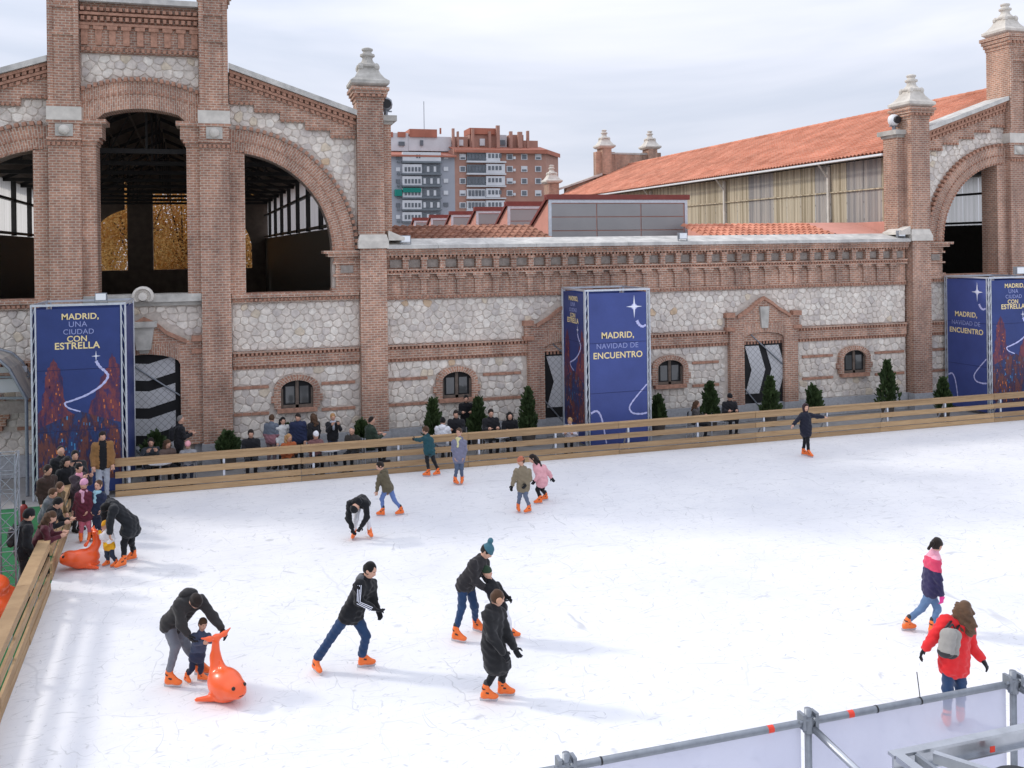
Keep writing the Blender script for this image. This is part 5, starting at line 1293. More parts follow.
def figure(label, J, s, o, group=None, fine=True):
    """J: joints as world vectors. o: outfit. One continuous body; clothes, hair and skates are its children"""
    base = Vector(((J['lf'].x+J['rf'].x)/2, (J['lf'].y+J['rf'].y)/2, min(J['lf'].z, J['rf'].z)))
    T = empty('person', base, label, 'person', group)
    h = (.0165 if fine else .023)*max(.8, s); sd = random.uniform(0, 20)
    up = norm(J['head']-J['neck']); f = J['face']; f = norm(f-up*f.dot(up)*.85); side = norm(f.cross(up)); up = norm(side.cross(f))
    ax = [side, f, up]; hc = J['head']; a = s**.55     # children have relatively bigger heads
    skates = o.get('skates', True); az = .15*s if skates else .10*s
    hd = [el(hc, (.077*a, .094*a, .112*a), ax), el(hc+f*.022*a-up*.055*a, (.058*a, .066*a, .062*a), ax), rc(hc+f*.088*a-up*.005*a, hc+f*.106*a-up*.030*a, .011*a, .015*a),
          el(hc+side*.078*a-up*.012*a, (.012*a, .02*a, .028*a), ax), el(hc-side*.078*a-up*.012*a, (.012*a, .02*a, .028*a), ax), el(hc+f*.07*a+up*.03*a, (.055*a, .022*a, .02*a), ax)]
    tor = norm(J['neck']-J['pel']); ls, rs = J['ls'], J['rs']; lat = norm(ls-rs)
    lh = J.get('lhip', J['pel']+lat*.085*s); rh = J.get('rhip', J['pel']-lat*.085*s)
    hv = lambda k_: Vector((math.cos(math.radians(J[k_+'_h'])), math.sin(math.radians(J[k_+'_h'])), 0))*(-.062*s**.8 if skates else -.03*s)
    la = J['lf']+Vector((0, 0, az))+hv('lf'); ra = J['rf']+Vector((0, 0, az))+hv('rf')
    def limbs(e, legs=True, arms=True, trunk=True, hem=0.0, flare=1.0, legstop=1.0, sleeve=1.0, leg_r=1.0):
        q = []
        if trunk:
            q += [rc(ls-tor*.03*s, rs-tor*.03*s, .068*s+e, .068*s+e), rc(ls*.72+rs*.28-tor*.06*s, lh+tor*.05*s, .088*s+e, .092*s+e), rc(rs*.72+ls*.28-tor*.06*s, rh+tor*.05*s, .088*s+e, .092*s+e), rc(J['neck']-tor*.09*s, J['pel']+tor*.05*s, .108*s+e, .108*s+e)]
            q += [rc(J['neck']-tor*.02*s, J['neck']+(hc-J['neck'])*.3, .06*s+e, .052*s+e*.6)]
        if hem:
            for hp, kn in ((lh, J['lk']), (rh, J['rk'])):
                q.append(rc(hp+tor*.04*s, hp+(kn-hp)*hem, .098*s+e, (.092*s+e)*flare))
            q.append(rc(J['pel'], J['pel']+((J['lk']+J['rk'])/2-J['pel'])*hem, .11*s+e, (.105*s+e)*flare))
        if arms:
            for sh, e1, w_ in ((ls, J['le'], J['lh']), (rs, J['re'], J['rh'])):
                q += [rc(sh, e1, .056*s+e, .045*s+e), rc(e1, e1+(w_-e1)*sleeve, .045*s+e, .032*s+e)]
        if legs:
            for hp, kn, an in ((lh, J['lk'], la), (rh, J['rk'], ra)):
                q += [rc(hp, kn, (.086*s+e)*leg_r, (.060*s+e)*leg_r), rc(kn, kn+(an-kn)*legstop, (.058*s+e)*leg_r, (.043*s+e)*leg_r*o.get('flare', 1.0))]
        return q
    body = hd+[rc(J['neck']-tor*.04*s, hc-up*.05*a, .055*s, .052*a)]+limbs(-.012*s)
    body += [rc(J['lh'], J['lh']+norm(J['lh']-J['le'])*.06*s, .026*s, .024*s), rc(J['rh'], J['rh']+norm(J['rh']-J['re'])*.06*s, .026*s, .024*s), rc(la, J['lf']+hv('lf')+Vector((0, 0, .09*s)), .038*s, .034*s), rc(ra, J['rf']+hv('rf')+Vector((0, 0, .09*s)), .038*s, .034*s)]
    bo = soft('body', body, 'skin', T, h=h*(.8 if fine else 1), k=.025*s)
    if fine or o.get('eyes'):
        for sg in (-1, 1):
            e_ = soft('eye', [el(hc+side*sg*.031*a+f*.086*a+up*.012*a, (.013*a, .010*a, .009*a), ax)], 'eye', T, h=.006*a, k=.005)
        soft('mouth', [el(hc+f*.086*a-up*.058*a, (.024*a, .010*a, .008*a), ax)], 'lip', T, h=.006*a, k=.005)
    # trousers
    tr = o['legs']; le_ = o.get('leg_ease', .006)*s
    tq = [rc(lh+tor*.05*s, rh+tor*.05*s, .09*s, .09*s)]+limbs(le_, arms=False, trunk=False, legstop=.80 if skates else .97)
    soft('trousers', tq, tr, T, h=h, k=.03*s, wob=.0075*s, seed=sd)
    # jacket
    ez = o.get('ease', .016)*s; jk = o['top']; mats = jk if isinstance(jk, (list, tuple)) else [jk]; sp = None
    if o.get('split'):
        kind_, lev = o['split']
        if kind_ == 'low':       # second colour below a level of the trunk
            z = J['pel'].z+(J['neck'].z-J['pel'].z)*lev; sp = lambda c: (c[:, 2] < z)
        elif kind_ == 'front':   # second colour down the open front
            org = np.array(J['neck']); fn = np.array(f); sn = np.array(lat); sp = lambda c: (np.abs((c-org) @ sn) < lev*s) & (((c-org) @ fn) > 0.02*s)
        elif kind_ == 'bands':
            n0 = np.array(J['neck']); tv = np.array(tor)
            sp = lambda c: np.digitize((n0-c) @ tv, [l_*s for l_ in lev])
    jq = limbs(ez, legs=False, hem=o.get('hem', .12), flare=o.get('hemflare', 1.02), sleeve=.94)
    jo = soft('jacket', jq, mats, T, h=h, k=.035*s, wob=o.get('wob', .010)*s, split=sp, seed=sd+3)
    col_ = mats[0]
    if o.get('collar', True): soft('collar', [rc(J['neck']+lat*.035*s-tor*.01*s, J['neck']-lat*.035*s-tor*.01*s, .066*s, .066*s), rc(J['neck']-f*.045*s-tor*.02*s, J['neck']-f*.05*s+up*.02*s, .06*s, .05*s)], o.get('collar_mat', col_), jo, h=h*.9, k=.03*s)
    if o.get('hood'): soft('hood', [el(J['neck']-f*.085*s-tor*.04*s, (.105*s, .06*s, .085*s), ax), rc(J['neck']+lat*.08*s-f*.03*s, J['neck']-lat*.08*s-f*.03*s, .05*s, .05*s)], o.get('hood_mat', col_), jo, h=h, k=.04*s, wob=.005)
    if o.get('hoodup'):
        soft('hood', [el(hc-f*.02*a+up*.004*a, (.108*a, .122*a, .140*a), ax), rc(hc-up*.1*a-f*.02*a, J['neck']-tor*.03*s, .09*s, .085*s)], o.get('hood_mat', col_), jo, h=h, k=.03, cut=lambda g: (g-np.array(hc+f*.045*a)) @ np.array(f)-.012)
    if o.get('stripe'):
        for off in (-.024, 0, .024):
            mb = MB(); fwd = norm(Vector((rt[0], rt[1], 0)).cross(Vector((0, 0, 1)))); pts = [J['rs'], J['rs']*.5+J['re']*.5, J['re'], J['re']*.5+J['rh']*.5, J['re']*.12+J['rh']*.88]; rr = [.076, .071, .066, .061, .053]
            vs = []
            for i, p in enumerate(pts):
                tg = norm(pts[min(i+1, 4)]-pts[max(i-1, 0)]); out_ = norm(Vector((-p.x, -p.y, 0))*1.0+Vector((0, 0, p.z*.4))); out_ = norm(out_-tg*out_.dot(tg)); sd_ = tg.cross(out_)
                c = p+out_*(rr[i]+.010)*s+sd_*off*s
                vs += [c+sd_*.005, c-sd_*.005]
            mb.add(vs, [(2*i, 2*i+1, 2*i+3, 2*i+2) for i in range(4)]); mb.build('sleeve_stripe', 'print_white', jo)
    # hands
    gm = o.get('hands', 'skin'); nm = 'hand' if gm == 'skin' else 'glove'
    for w_, e1, sg in ((J['lh'], J['le'], 1), (J['rh'], J['re'], -1)):
        d = w_-e1
        hn = hand(T, w_, d, f if abs(norm(d).dot(f)) < .8 else up, lat*(-sg), s*(1.12 if gm != 'skin' else 1.0), gm, nm, o.get('curl', .45)) if fine else soft(nm, [el(w_+norm(d)*.06*s, (.05*s, .04*s, .05*s)), rc(w_, w_+norm(d)*.05*s, .03*s, .03*s)]+[rc(w_+norm(d)*.08*s+lat*q_*.02*s, w_+norm(d)*.15*s+lat*q_*.028*s, .012*s, .01*s) for q_ in (-1.5, -.5, .5, 1.5)]+[rc(w_+norm(d)*.04*s+f*.03*s, w_+norm(d)*.09*s+f*.06*s, .013*s, .011*s)], gm, T, h=.011, k=.008)
    # feet
    for key, kn in (('lf', 'lk'), ('rf', 'rk')):
        hdg = J[key+'_h']
        if skates: skate(T, J[key], hdg, .88*s**.8, norm(J[kn]-J[key]))
        else: shoe(T, J[key], hdg, s, o.get('shoe', 'boot_dark'))
    # hair / hats
    hr = o.get('hair'); hcn = np.array(hc); fn, un, sn = np.array(f), np.array(up), np.array(side)
    if hr:
        q = [el(hc-f*.014*a+up*.014*a, (.088*a, .104*a, .116*a), ax)]
        st = o.get('hairstyle', 'short')
        pl = .052 if st != 'bald' else -.03
        cutf = lambda g: np.maximum(((g-hcn) @ (fn*.82-un*.57))-pl*a, -((g-hcn) @ un)-(.06 if st == 'short' else .14)*a)
        ho = soft('hair', q, hr, T, h=h*.75, k=.02, wob=.005, cut=cutf, seed=sd)
        if st == 'long':
            soft('hair_length', [rc(hc-f*.06*a+side*.03*a, hc-f*.09*a-up*.24*a*o.get('hairlen', 1)+side*.05*a, .075*a, .05*a), rc(hc-f*.06*a-side*.03*a, hc-f*.09*a-up*.26*a*o.get('hairlen', 1)-side*.05*a, .075*a, .045*a), rc(hc+side*.07*a, hc-up*.2*a+side*.075*a+f*.01*a, .03*a, .025*a), rc(hc-side*.07*a, hc-up*.2*a-side*.075*a+f*.01*a, .03*a, .025*a)], hr, ho, h=h*.7, k=.03, wob=.016, seed=sd)
        if 'hx' in J: soft('hair_lock', [rc(hc-f*.03*a, J['hx'], .092*a, .055*a), rc(hc+side*.05*a, J['hx']+Vector((0, 0, .08))+side*.05, .06*a, .035*a), rc(hc-side*.05*a, J['hx']+Vector((0, 0, .05))-side*.05, .06*a, .03*a)], hr, ho, h=h*.7, k=.03, wob=.018, seed=sd+1)
        if st == 'tail': soft('ponytail', [el(hc-f*.115*a+up*.01*a, (.04*a, .04*a, .04*a), ax), rc(hc-f*.12*a, hc-f*.17*a-up*.10*a, .035*a, .022*a)], hr, ho, h=h*.7, k=.02, wob=.004)
    if o.get('hat'):
        q = [el(hc-f*.004*a+up*.016*a, (.094*a, .112*a, .124*a), ax)]
        if o.get('pompom'): q += [el(hc-f*.05*a+up*.165*a, (.05*a, .05*a, .05*a), ax)]
        ht = soft('hat', q, o['hat'], T, h=h*.75, k=.015, wob=.003, cut=lambda g: -((g-hcn) @ (un*.96+fn*.27))+.018*a)
    if o.get('earmuffs'):
        em = soft('ear_muffs', [el(hc+side*.09*a, (.03*a, .05*a, .052*a), ax), el(hc-side*.09*a, (.03*a, .05*a, .052*a), ax)], o['earmuffs'], T, h=h*.7, k=.01)
    if o.get('scarf'): soft('scarf', [rc(J['neck']+lat*.045*s+f*.03*s, J['neck']-lat*.045*s+f*.03*s, .06*s, .06*s), rc(J['neck']+f*.09*s, J['neck']+f*.13*s-tor*.22*s, .045*s, .04*s)], o['scarf'], T, h=h, k=.03, wob=.005)
    if o.get('pack'):
        back = -norm(f-tor*f.dot(tor)); back = o.get('packdir', back); c = (J['neck']*.52+J['pel']*.48)+back*.22*s+lat*o.get('packoff', 0)*s
        A_ = [lat, back, tor]; pk = soft('backpack', [el(c+lat*i*.06*s+tor*j*.10*s, (.062*s, .07*s, .092*s), A_) for i in (-.7, .7) for j in (-1, 0, 1)], o['pack'], T, h=.014, k=.02, split=(lambda cc: ((cc-np.array(c)) @ np.array(tor)) < -.11*s) if isinstance(o['pack'], list) else None)
        mb = MB()
        for sg in (-1, 1): mb.tube(c+lat*sg*.09*s+tor*.16*s-back*.04*s, J['neck']*.6+(ls if sg > 0 else rs)*.4+tor*.05*s, .017*s, 6)
        mb.tube(c+tor*.19*s-lat*.05*s, c+tor*.24*s, .01*s, 6); mb.tube(c+tor*.19*s+lat*.05*s, c+tor*.24*s, .01*s, 6)
        mb.build('strap', 'black_plastic', pk)
    return T

# ------------------------------------------------------------------ skaters: joints read off the photograph, stood on the ice
def posed(label, px, s, o, headings, face, dd=0.0, group='skaters on the ice', fine=True):
    """px: joint -> (x, y[, metres farther]); feet are points on the ice and fix the distance"""
    J = {}
    for k in ('lf', 'rf'): J[k] = G(*px[k][:2]); J[k].z = 0.0
    dm = (depth_of(J['lf'])+depth_of(J['rf']))/2+dd
    for k, v in px.items():
        if k in ('lf', 'rf'): continue
        J[k] = D(v[0], v[1], dm+(v[2] if len(v) > 2 else 0))
    J['lf_h'], J['rf_h'] = headings; J['face'] = Vector(face)
    # knees share the depth of the leg they belong to
    for k, fkey in (('lk', 'lf'), ('rk', 'rf')):
        v = px[k]; J[k] = D(v[0], v[1], dm*.45+depth_of(J[fkey])*.55+(v[2] if len(v) > 2 else 0))
    return figure(label, J, s, o, group, fine)
RV = Vector((rt[0], rt[1], 0)); FV = Vector((fw[0], fw[1], 0))
def dirv(r, f, u): return RV*r+FV*f+Vector((0, 0, u))
blk = cloth((30, 30, 33)); blk2 = cloth((22, 23, 27)); jean = cloth((38, 62, 96)); jeanl = cloth((92, 118, 152)); grey_tr = cloth((112, 114, 122)); dnavy = cloth((34, 40, 62))
hair_dk = cloth((36, 28, 24)); hair_br = cloth((78, 56, 40)); hair_blk = cloth((20, 18, 18)); hair_bl = cloth((170, 130, 88)); hair_gr = cloth((120, 116, 112)); white_c = cloth((222, 222, 226)); gl = blk2

posed('man in grey trousers and dark jacket bending over a small child with the orange whale',
 dict(head=(195.5, 601, -.12), neck=(189, 596, -.03), ls=(200, 600, .02), le=(213, 616, -.05), lh=(221, 628, -.1), rs=(180, 604, -.18), re=(181, 624, -.25), rh=(187.5, 634, -.25), pel=(171.5, 623, .05), lhip=(176, 625, .1), rhip=(168, 624, -.05), rk=(175.5, 647, -.05), lk=(188, 648, .05), rf=(172.5, 687), lf=(203, 675)),
 1.06, dict(top=cloth((48, 46, 46)), legs=grey_tr, hands=gl, hair=hair_dk, ease=.022, hem=.05, hood=True), (-20, -25), dirv(.55, -.35, -.75))
posed('toddler in navy vest gripping the upright tail of the orange whale',
 dict(head=(203, 624), neck=(201, 632), ls=(208, 636, -.03), le=(210, 641, -.12), lh=(214, 641, -.18), rs=(194, 636, -.03), re=(195.5, 643, -.1), rh=(203, 643, -.15), pel=(197, 657), lk=(201, 669), rk=(192, 669), lf=(202.5, 681), rf=(187.5, 683)),
 .60, dict(top=[cloth((70, 78, 100)), cloth((46, 52, 74))], split=('low', .25), legs=dnavy, hair=hair_br, hem=.12, ease=.022, leg_ease=.012), (-25, -60), dirv(.45, -.6, -.35))
posed('man striding right in black hooded jacket with three white sleeve stripes and jeans',
 dict(head=(370, 570), neck=(366, 579), ls=(372, 583, .16), le=(373, 599, .14), lh=(377, 608, .1), rs=(359.5, 584, -.14), re=(358.5, 601, -.18), rh=(373, 608, -.1), pel=(351.5, 614), lhip=(355, 615, .08), rhip=(347, 615, -.06), rk=(331.5, 637), lk=(366, 636), rf=(317, 673), lf=(366, 667)),
 1.05, dict(top=blk2, legs=jean, hands=gl, hair=hair_blk, hood=True, hood_mat=cloth((88, 90, 94)), stripe=True, hem=.10, flare=1.35, leg_ease=.008), (-8, -70), dirv(1, -.35, -.08))
posed('adult in teal bobble hat and dark jacket leaning over a small child',
 dict(head=(487, 551), neck=(481.5, 559), ls=(485, 562, .16), le=(487, 577, .1), lh=(497, 590, .05), rs=(474, 564, -.14), re=(475, 581, -.16), rh=(488, 590, -.12), pel=(465.5, 584), rk=(462, 607), lk=(474.5, 606), rf=(458.5, 642), lf=(479, 632)),
 1.03, dict(top=cloth((44, 42, 44)), legs=jean, hands=gl, hair=hair_dk, hat=cloth((62, 104, 118)), pompom=True, hem=.06, ease=.022), (-50, -40), dirv(.8, -.4, -.5))
posed('small child in black jacket, white trousers and green-marked helmet leaning back on the adult',
 dict(head=(487, 572), neck=(490, 581), ls=(497, 585, .08), le=(502, 593, .05), lh=(507, 597, 0), rs=(487, 588, -.1), re=(492, 598, -.12), rh=(502, 600, -.1), pel=(500, 609), lk=(508, 620), rk=(505, 621), lf=(514, 638), rf=(506, 640)),
 .74, dict(top=blk2, legs=white_c, hands=gl, hat=cloth((40, 62, 44)), hem=.08, ease=.02, leg_ease=.014), (-10, -20), dirv(.8, -.45, -.1), dd=.05)
posed('girl in long black padded coat with tan ear muffs skating right',
 dict(head=(497.5, 598), neck=(494, 608), ls=(500, 613, .10), le=(507, 633, .06), lh=(514, 647, 0), rs=(488, 614, -.12), re=(492, 637, -.2), rh=(503, 652, -.22), pel=(493, 647), lk=(504, 671), rk=(494.5, 671), lf=(505.5, 696), rf=(488.5, 701)),
 .98, dict(top=cloth((34, 34, 36)), legs=blk2, hands=gl, hair=hair_br, earmuffs=cloth((196, 150, 122)), hood=True, hem=.72, hemflare=1.18, ease=.028, wob=.010, leg_ease=.004), (-18, -22), dirv(.85, .3, -.1))
posed('skater in black bending right down with both hands at the knees',
 dict(head=(355, 508, -.42), neck=(357.5, 503, -.32), ls=(366, 504, -.28), le=(367, 517, -.36), lh=(361.5, 526, -.38), rs=(350, 504, -.28), re=(348.5, 518, -.36), rh=(352, 528, -.38), pel=(362, 500, .12), lhip=(365.5, 503, .1), rhip=(358, 503, .1), lk=(368, 518, -.1), rk=(356, 519, -.1), lf=(370.5, 537.5), rf=(353.5, 539)),
 .95, dict(top=blk2, legs=white_c, hands=gl, hat=blk2, hem=.08, ease=.024, hood=True), (-80, -110), dirv(-.1, -.5, -.85), dd=.1)
posed('boy in olive hooded top and light jeans gliding left',
 dict(head=(380, 466), neck=(383, 471.5), ls=(385.5, 475, .1), le=(389, 483, .12), lh=(388, 490, .05), rs=(380, 476, -.1), re=(378, 484, -.12), rh=(377, 491, -.12), pel=(388, 488), rk=(382, 498.5), lk=(394, 499.5), rf=(381, 516), lf=(400, 515)),
 .82, dict(top=cloth((92, 84, 66)), legs=cloth((96, 118, 168)), hair=hair_dk, hood=True, hem=.1, ease=.02), (185, 150), dirv(-.9, -.3, -.1))
posed('boy in teal jacket holding the far plank fence with one hand',
 dict(head=(425.5, 430), neck=(427, 436), ls=(431, 439, .05), le=(433, 446, .05), lh=(431, 451, -.03), rs=(424, 438, -.08), re=(420, 440, .05), rh=(415.5, 439.5, .15), pel=(429.5, 452), rk=(427, 460), lk=(433.5, 460), rf=(427, 476.5), lf=(437, 475.5)),
 .86, dict(top=cloth((34, 74, 82)), legs=blk, hair=hair_br, hands=gl, hem=.1, ease=.02), (195, 160), dirv(-.85, .2, 0))
posed('boy in grey hooded top with yellow scarf standing still near the far fence',
 dict(head=(459, 432), neck=(459, 438.5), ls=(464, 442, 0), le=(465.5, 450, .02), lh=(464, 457, -.03), rs=(454, 442, -.04), re=(453, 450, 0), rh=(455, 457, -.06), pel=(459, 459), rk=(457, 468), lk=(461.5, 468), rf=(456, 484.5), lf=(462, 484)),
 .88, dict(top=cloth((120, 120, 140)), legs=cloth((84, 96, 118)), hair=hair_br, scarf=cloth((206, 200, 150)), hood=True, hem=.1, ease=.02), (-110, -70), dirv(-.25, -.9, -.05))
posed('child in khaki parka and rust coloured beanie looking left',
 dict(head=(521, 461), neck=(522, 468), ls=(528.5, 471, .05), le=(530, 479, 0), lh=(526.5, 484, -.1), rs=(516.5, 471, -.08), re=(514, 479, -.06), rh=(512.3, 485, -.08), pel=(523.5, 486), rk=(519.8, 496), lk=(525.5, 496), rf=(518.5, 512), lf=(528, 513)),
 .84, dict(top=cloth((128, 116, 96)), legs=cloth((98, 108, 128)), hands=gl, hair=hair_br, hat=cloth((176, 104, 78)), hem=.22, ease=.026, hood=True), (200, -95), dirv(-.85, -.4, -.1))
posed('girl in pink padded jacket and black tights behind the child in khaki',
 dict(head=(532.5, 458.5), neck=(536, 464), ls=(543, 467, .1), le=(548.5, 473, .12), lh=(551, 477, .1), rs=(536, 469, -.08), re=(538.5, 476, -.14), rh=(535.5, 480, -.16), pel=(542.5, 482), rk=(537.5, 489.5), lk=(542, 489.5), rf=(538.5, 504), lf=(544.5, 500.5)),
 .84, dict(top=cloth((216, 158, 164)), legs=blk2, hands=gl, hair=hair_dk, hairstyle='long', hem=.2, ease=.026, hood=True), (190, 175), dirv(-.85, -.35, -.15))
posed('girl in dark hooded coat gliding with both arms stretched out',
 dict(head=(805.7, 407.5), neck=(805.5, 413), ls=(809.5, 415, 0), le=(817, 416.5, 0), lh=(823.5, 417, -.02), rs=(802, 415, 0), re=(797.5, 420, 0), rh=(793.5, 424.5, -.04), pel=(805.7, 428.5), rk=(805, 439), lk=(807.5, 439.5), rf=(805, 455.5), lf=(810, 457)),
 .90, dict(top=cloth((30, 32, 46)), legs=blk2, hoodup=True, hood_mat=cloth((46, 28, 34)), hair=hair_dk, hem=.45, hemflare=1.08, ease=.026), (-80, -50), dirv(.1, -.95, -.05))
posed('girl in pink and navy jacket with magenta gloves and ponytail',
 dict(head=(937, 544.5), neck=(934, 553.5), ls=(929, 559, .16), le=(926, 577, .2), lh=(930, 592, .2), rs=(936, 561, -.13), re=(938.5, 579, -.18), rh=(941, 595, -.18), pel=(930.5, 589), rk=(922, 608), lk=(937.5, 609), rf=(908.5, 630.5), lf=(935.5, 635)),
 .94, dict(top=[cloth((226, 160, 178)), cloth((206, 66, 98)), cloth((46, 42, 76))], split=('bands', (.05, .26)), legs=jeanl, hands=cloth((222, 60, 140)), hair=hair_dk, hairstyle='tail', hem=.12, ease=.022), (-30, -10), dirv(.8, .35, -.15))
posed('woman in red coat with long brown hair and small grey backpack seen from behind',
 dict(head=(964, 609, .0), neck=(960, 619, .05), ls=(946.5, 621, -.02), le=(934.5, 636, -.05), lh=(925.5, 648, 0), rs=(967.5, 625, .12), re=(971.5, 647, .15), rh=(980.5, 658, .1), pel=(953.5, 659), lk=(947.5, 690), rk=(961, 690), lf=(946, 726), rf=(961, 722), hx=(970, 632, -.12)),
 1.06, dict(top=cloth((216, 42, 46)), legs=jean, hands=gl, hair=cloth((96, 72, 54)), hairstyle='long', hairlen=1.2, hood=True, pack=[cloth((150, 147, 142)), 'black_plastic'], packdir=(-RV*.25-FV).normalized(), packoff=.20, hem=.26, ease=.030), (60, 40), dirv(.55, .8, -.25))
posed('woman in long black coat stooping over a child with a yellow hat',
 dict(head=(106, 507, -.1), neck=(111, 504, -.02), ls=(113, 509, -.22), le=(110, 522, -.3), lh=(110, 533, -.32), rs=(110, 502, .2), re=(104, 513, .15), rh=(104, 524, .1), pel=(131, 522, .05), lhip=(130, 524, -.04), rhip=(134, 524, .12), lk=(124, 543), rk=(131, 541), lf=(121, 568), rf=(131, 561)),
 1.02, dict(top=cloth((30, 32, 36)), legs=blk2, hair=hair_blk, hem=.35, hemflare=1.35, ease=.026), (215, 200), dirv(-.75, -.2, -.7))
posed('small child in white and yellow with a yellow hat beside the other orange whale',
 dict(head=(105.5, 525), neck=(107, 531), ls=(111, 534, -.02), le=(113, 539, -.08), lh=(108, 543, -.14), rs=(104, 534, .0), re=(102, 538, -.05), rh=(101, 535, -.02), pel=(109.5, 547), lk=(112, 555), rk=(107, 555), lf=(115, 567), rf=(106.5, 566)),
 .58, dict(top=[cloth((226, 224, 226)), cloth((230, 170, 40))], split=('low', .35), legs=cloth((46, 56, 72)), hands=cloth((232, 178, 40)), hat=cloth((226, 160, 36)), hem=.05, ease=.03, leg_ease=.02), (200, 215), dirv(-.8, -.45, -.2))
posed('girl in burgundy coat and pink tights standing by the left fence',
 dict(head=(84, 484), neck=(84, 491.5), ls=(89.5, 495, .02), le=(91, 503, -.03), lh=(88, 510, -.08), rs=(79, 495, -.02), re=(77, 503, 0), rh=(74, 509, .02), pel=(84.5, 511), lk=(88.5, 523), rk=(82, 523), lf=(89.5, 541), rf=(81, 542)),
 .92, dict(top=cloth((92, 36, 52)), legs=cloth((196, 106, 126)), hat=cloth((206, 150, 176)), scarf=cloth((200, 150, 172)), hair=hair_br, hem=.35, hemflare=1.2, ease=.03, leg_ease=.004), (-95, -80), dirv(.2, -.95, 0))
posed('child in navy jacket with pale blue scarf beside the girl in pink tights',
 dict(head=(98.5, 485), neck=(98, 492), ls=(102.5, 495.5, 0), le=(104, 503, 0), lh=(102, 509, -.05), rs=(93, 495.5, 0), re=(91, 503, 0), rh=(92, 510, -.05), pel=(97, 511), lk=(99, 522), rk=(95.5, 522), lf=(100, 540), rf=(94, 541)),
 .90, dict(top=cloth((34, 42, 66)), legs=dnavy, hair=hair_br, scarf=cloth((150, 190, 204)), hem=.12, ease=.026), (-100, -75), dirv(-.1, -.95, 0))

# ------------------------------------------------------------------ orange whales to hold on to
def whale(loc, rz, label, s=1.0, th=1.0):
    T = empty('skating_aid', loc, label, 'skating aid', 'orange plastic whales for learners'); ORG[T] = Vector((0, 0, 0))
    S_ = lambda *a: tuple(x*s for x in a)
    pr = [el(S_(.06, 0, .25*th), S_(.34, .235, .235*th)), el(S_(.32, 0, .25), S_(.17, .17, .15)), el(S_(.43, 0, .22), S_(.07, .11, .07)), rc(S_(-.12, 0, .30), S_(-.22, 0, .60*th), .155*s*th, .075*s), rc(S_(-.22, 0, .58*th), S_(-.20, 0, .88*th), .075*s, .050*s), el(S_(-.02, 0, .06), S_(.26, .2, .06)),
          rc(S_(.0, 0, .47), S_(-.06, 0, .55), .04*s, .018*s)]
    for sg in (-1, 1):
        pr += [rc(S_(-.20, 0, .88*th), S_(-.16, sg*.13, .88*th+.04), .040*s, .034*s), rc(S_(-.16, sg*.13, .88*th+.04), S_(-.19, sg*.25, .88*th+.08), .032*s, .012*s), rc(S_(-.05, sg*.18, .06), S_(-.20, sg*.34, .05), .05*s, .03*s)]
    soft('shell', pr, 'orange_plastic', T, h=.014*s, k=.05*s, cut=lambda g: -g[..., 2])
    for sg in (-1, 1): soft('eye', [el(S_(.435, sg*.095, .32), S_(.03, .028, .03))], 'eye', T, h=.008*s, k=.005)
    mb = MB(); n = 9
    mb.add([p for i in range(n) for p in ((S_(.507-.06*((i-4)/4)**2, .10*(i-4)/4, .205), S_(.508-.06*((i-4)/4)**2, .10*(i-4)/4, .192)))], [(2*i, 2*i+1, 2*i+3, 2*i+2) for i in range(n-1)]); mb.build('mouth', 'eye', T)
    T.rotation_euler = (0, 0, math.radians(rz)); T.location = loc
    return T
p = G(225, 699); whale((p.x-.02, p.y+.02, 0), -58, 'orange whale skating aid held by the toddler, eye facing right', .95)
p = G(86, 567); whale((p.x, p.y, 0), 192, 'orange whale skating aid beside the left fence, nose to the left', .98, .80)
p = G(-6, 622, .0); 
b = soft('plastic_tub', [el((p.x-.15, p.y+.15*j, .28+.0*j), (.52, .4, .30)) for j in (-2, 0, 2)]+[el((p.x-.15, p.y, .62), (.40, .5, .2))], 'orange_plastic', None, h=.03, k=.1, cut=lambda g: -g[..., 2]+.002)
tag(b, 'smooth orange plastic tub outside the near left fence', 'tub')

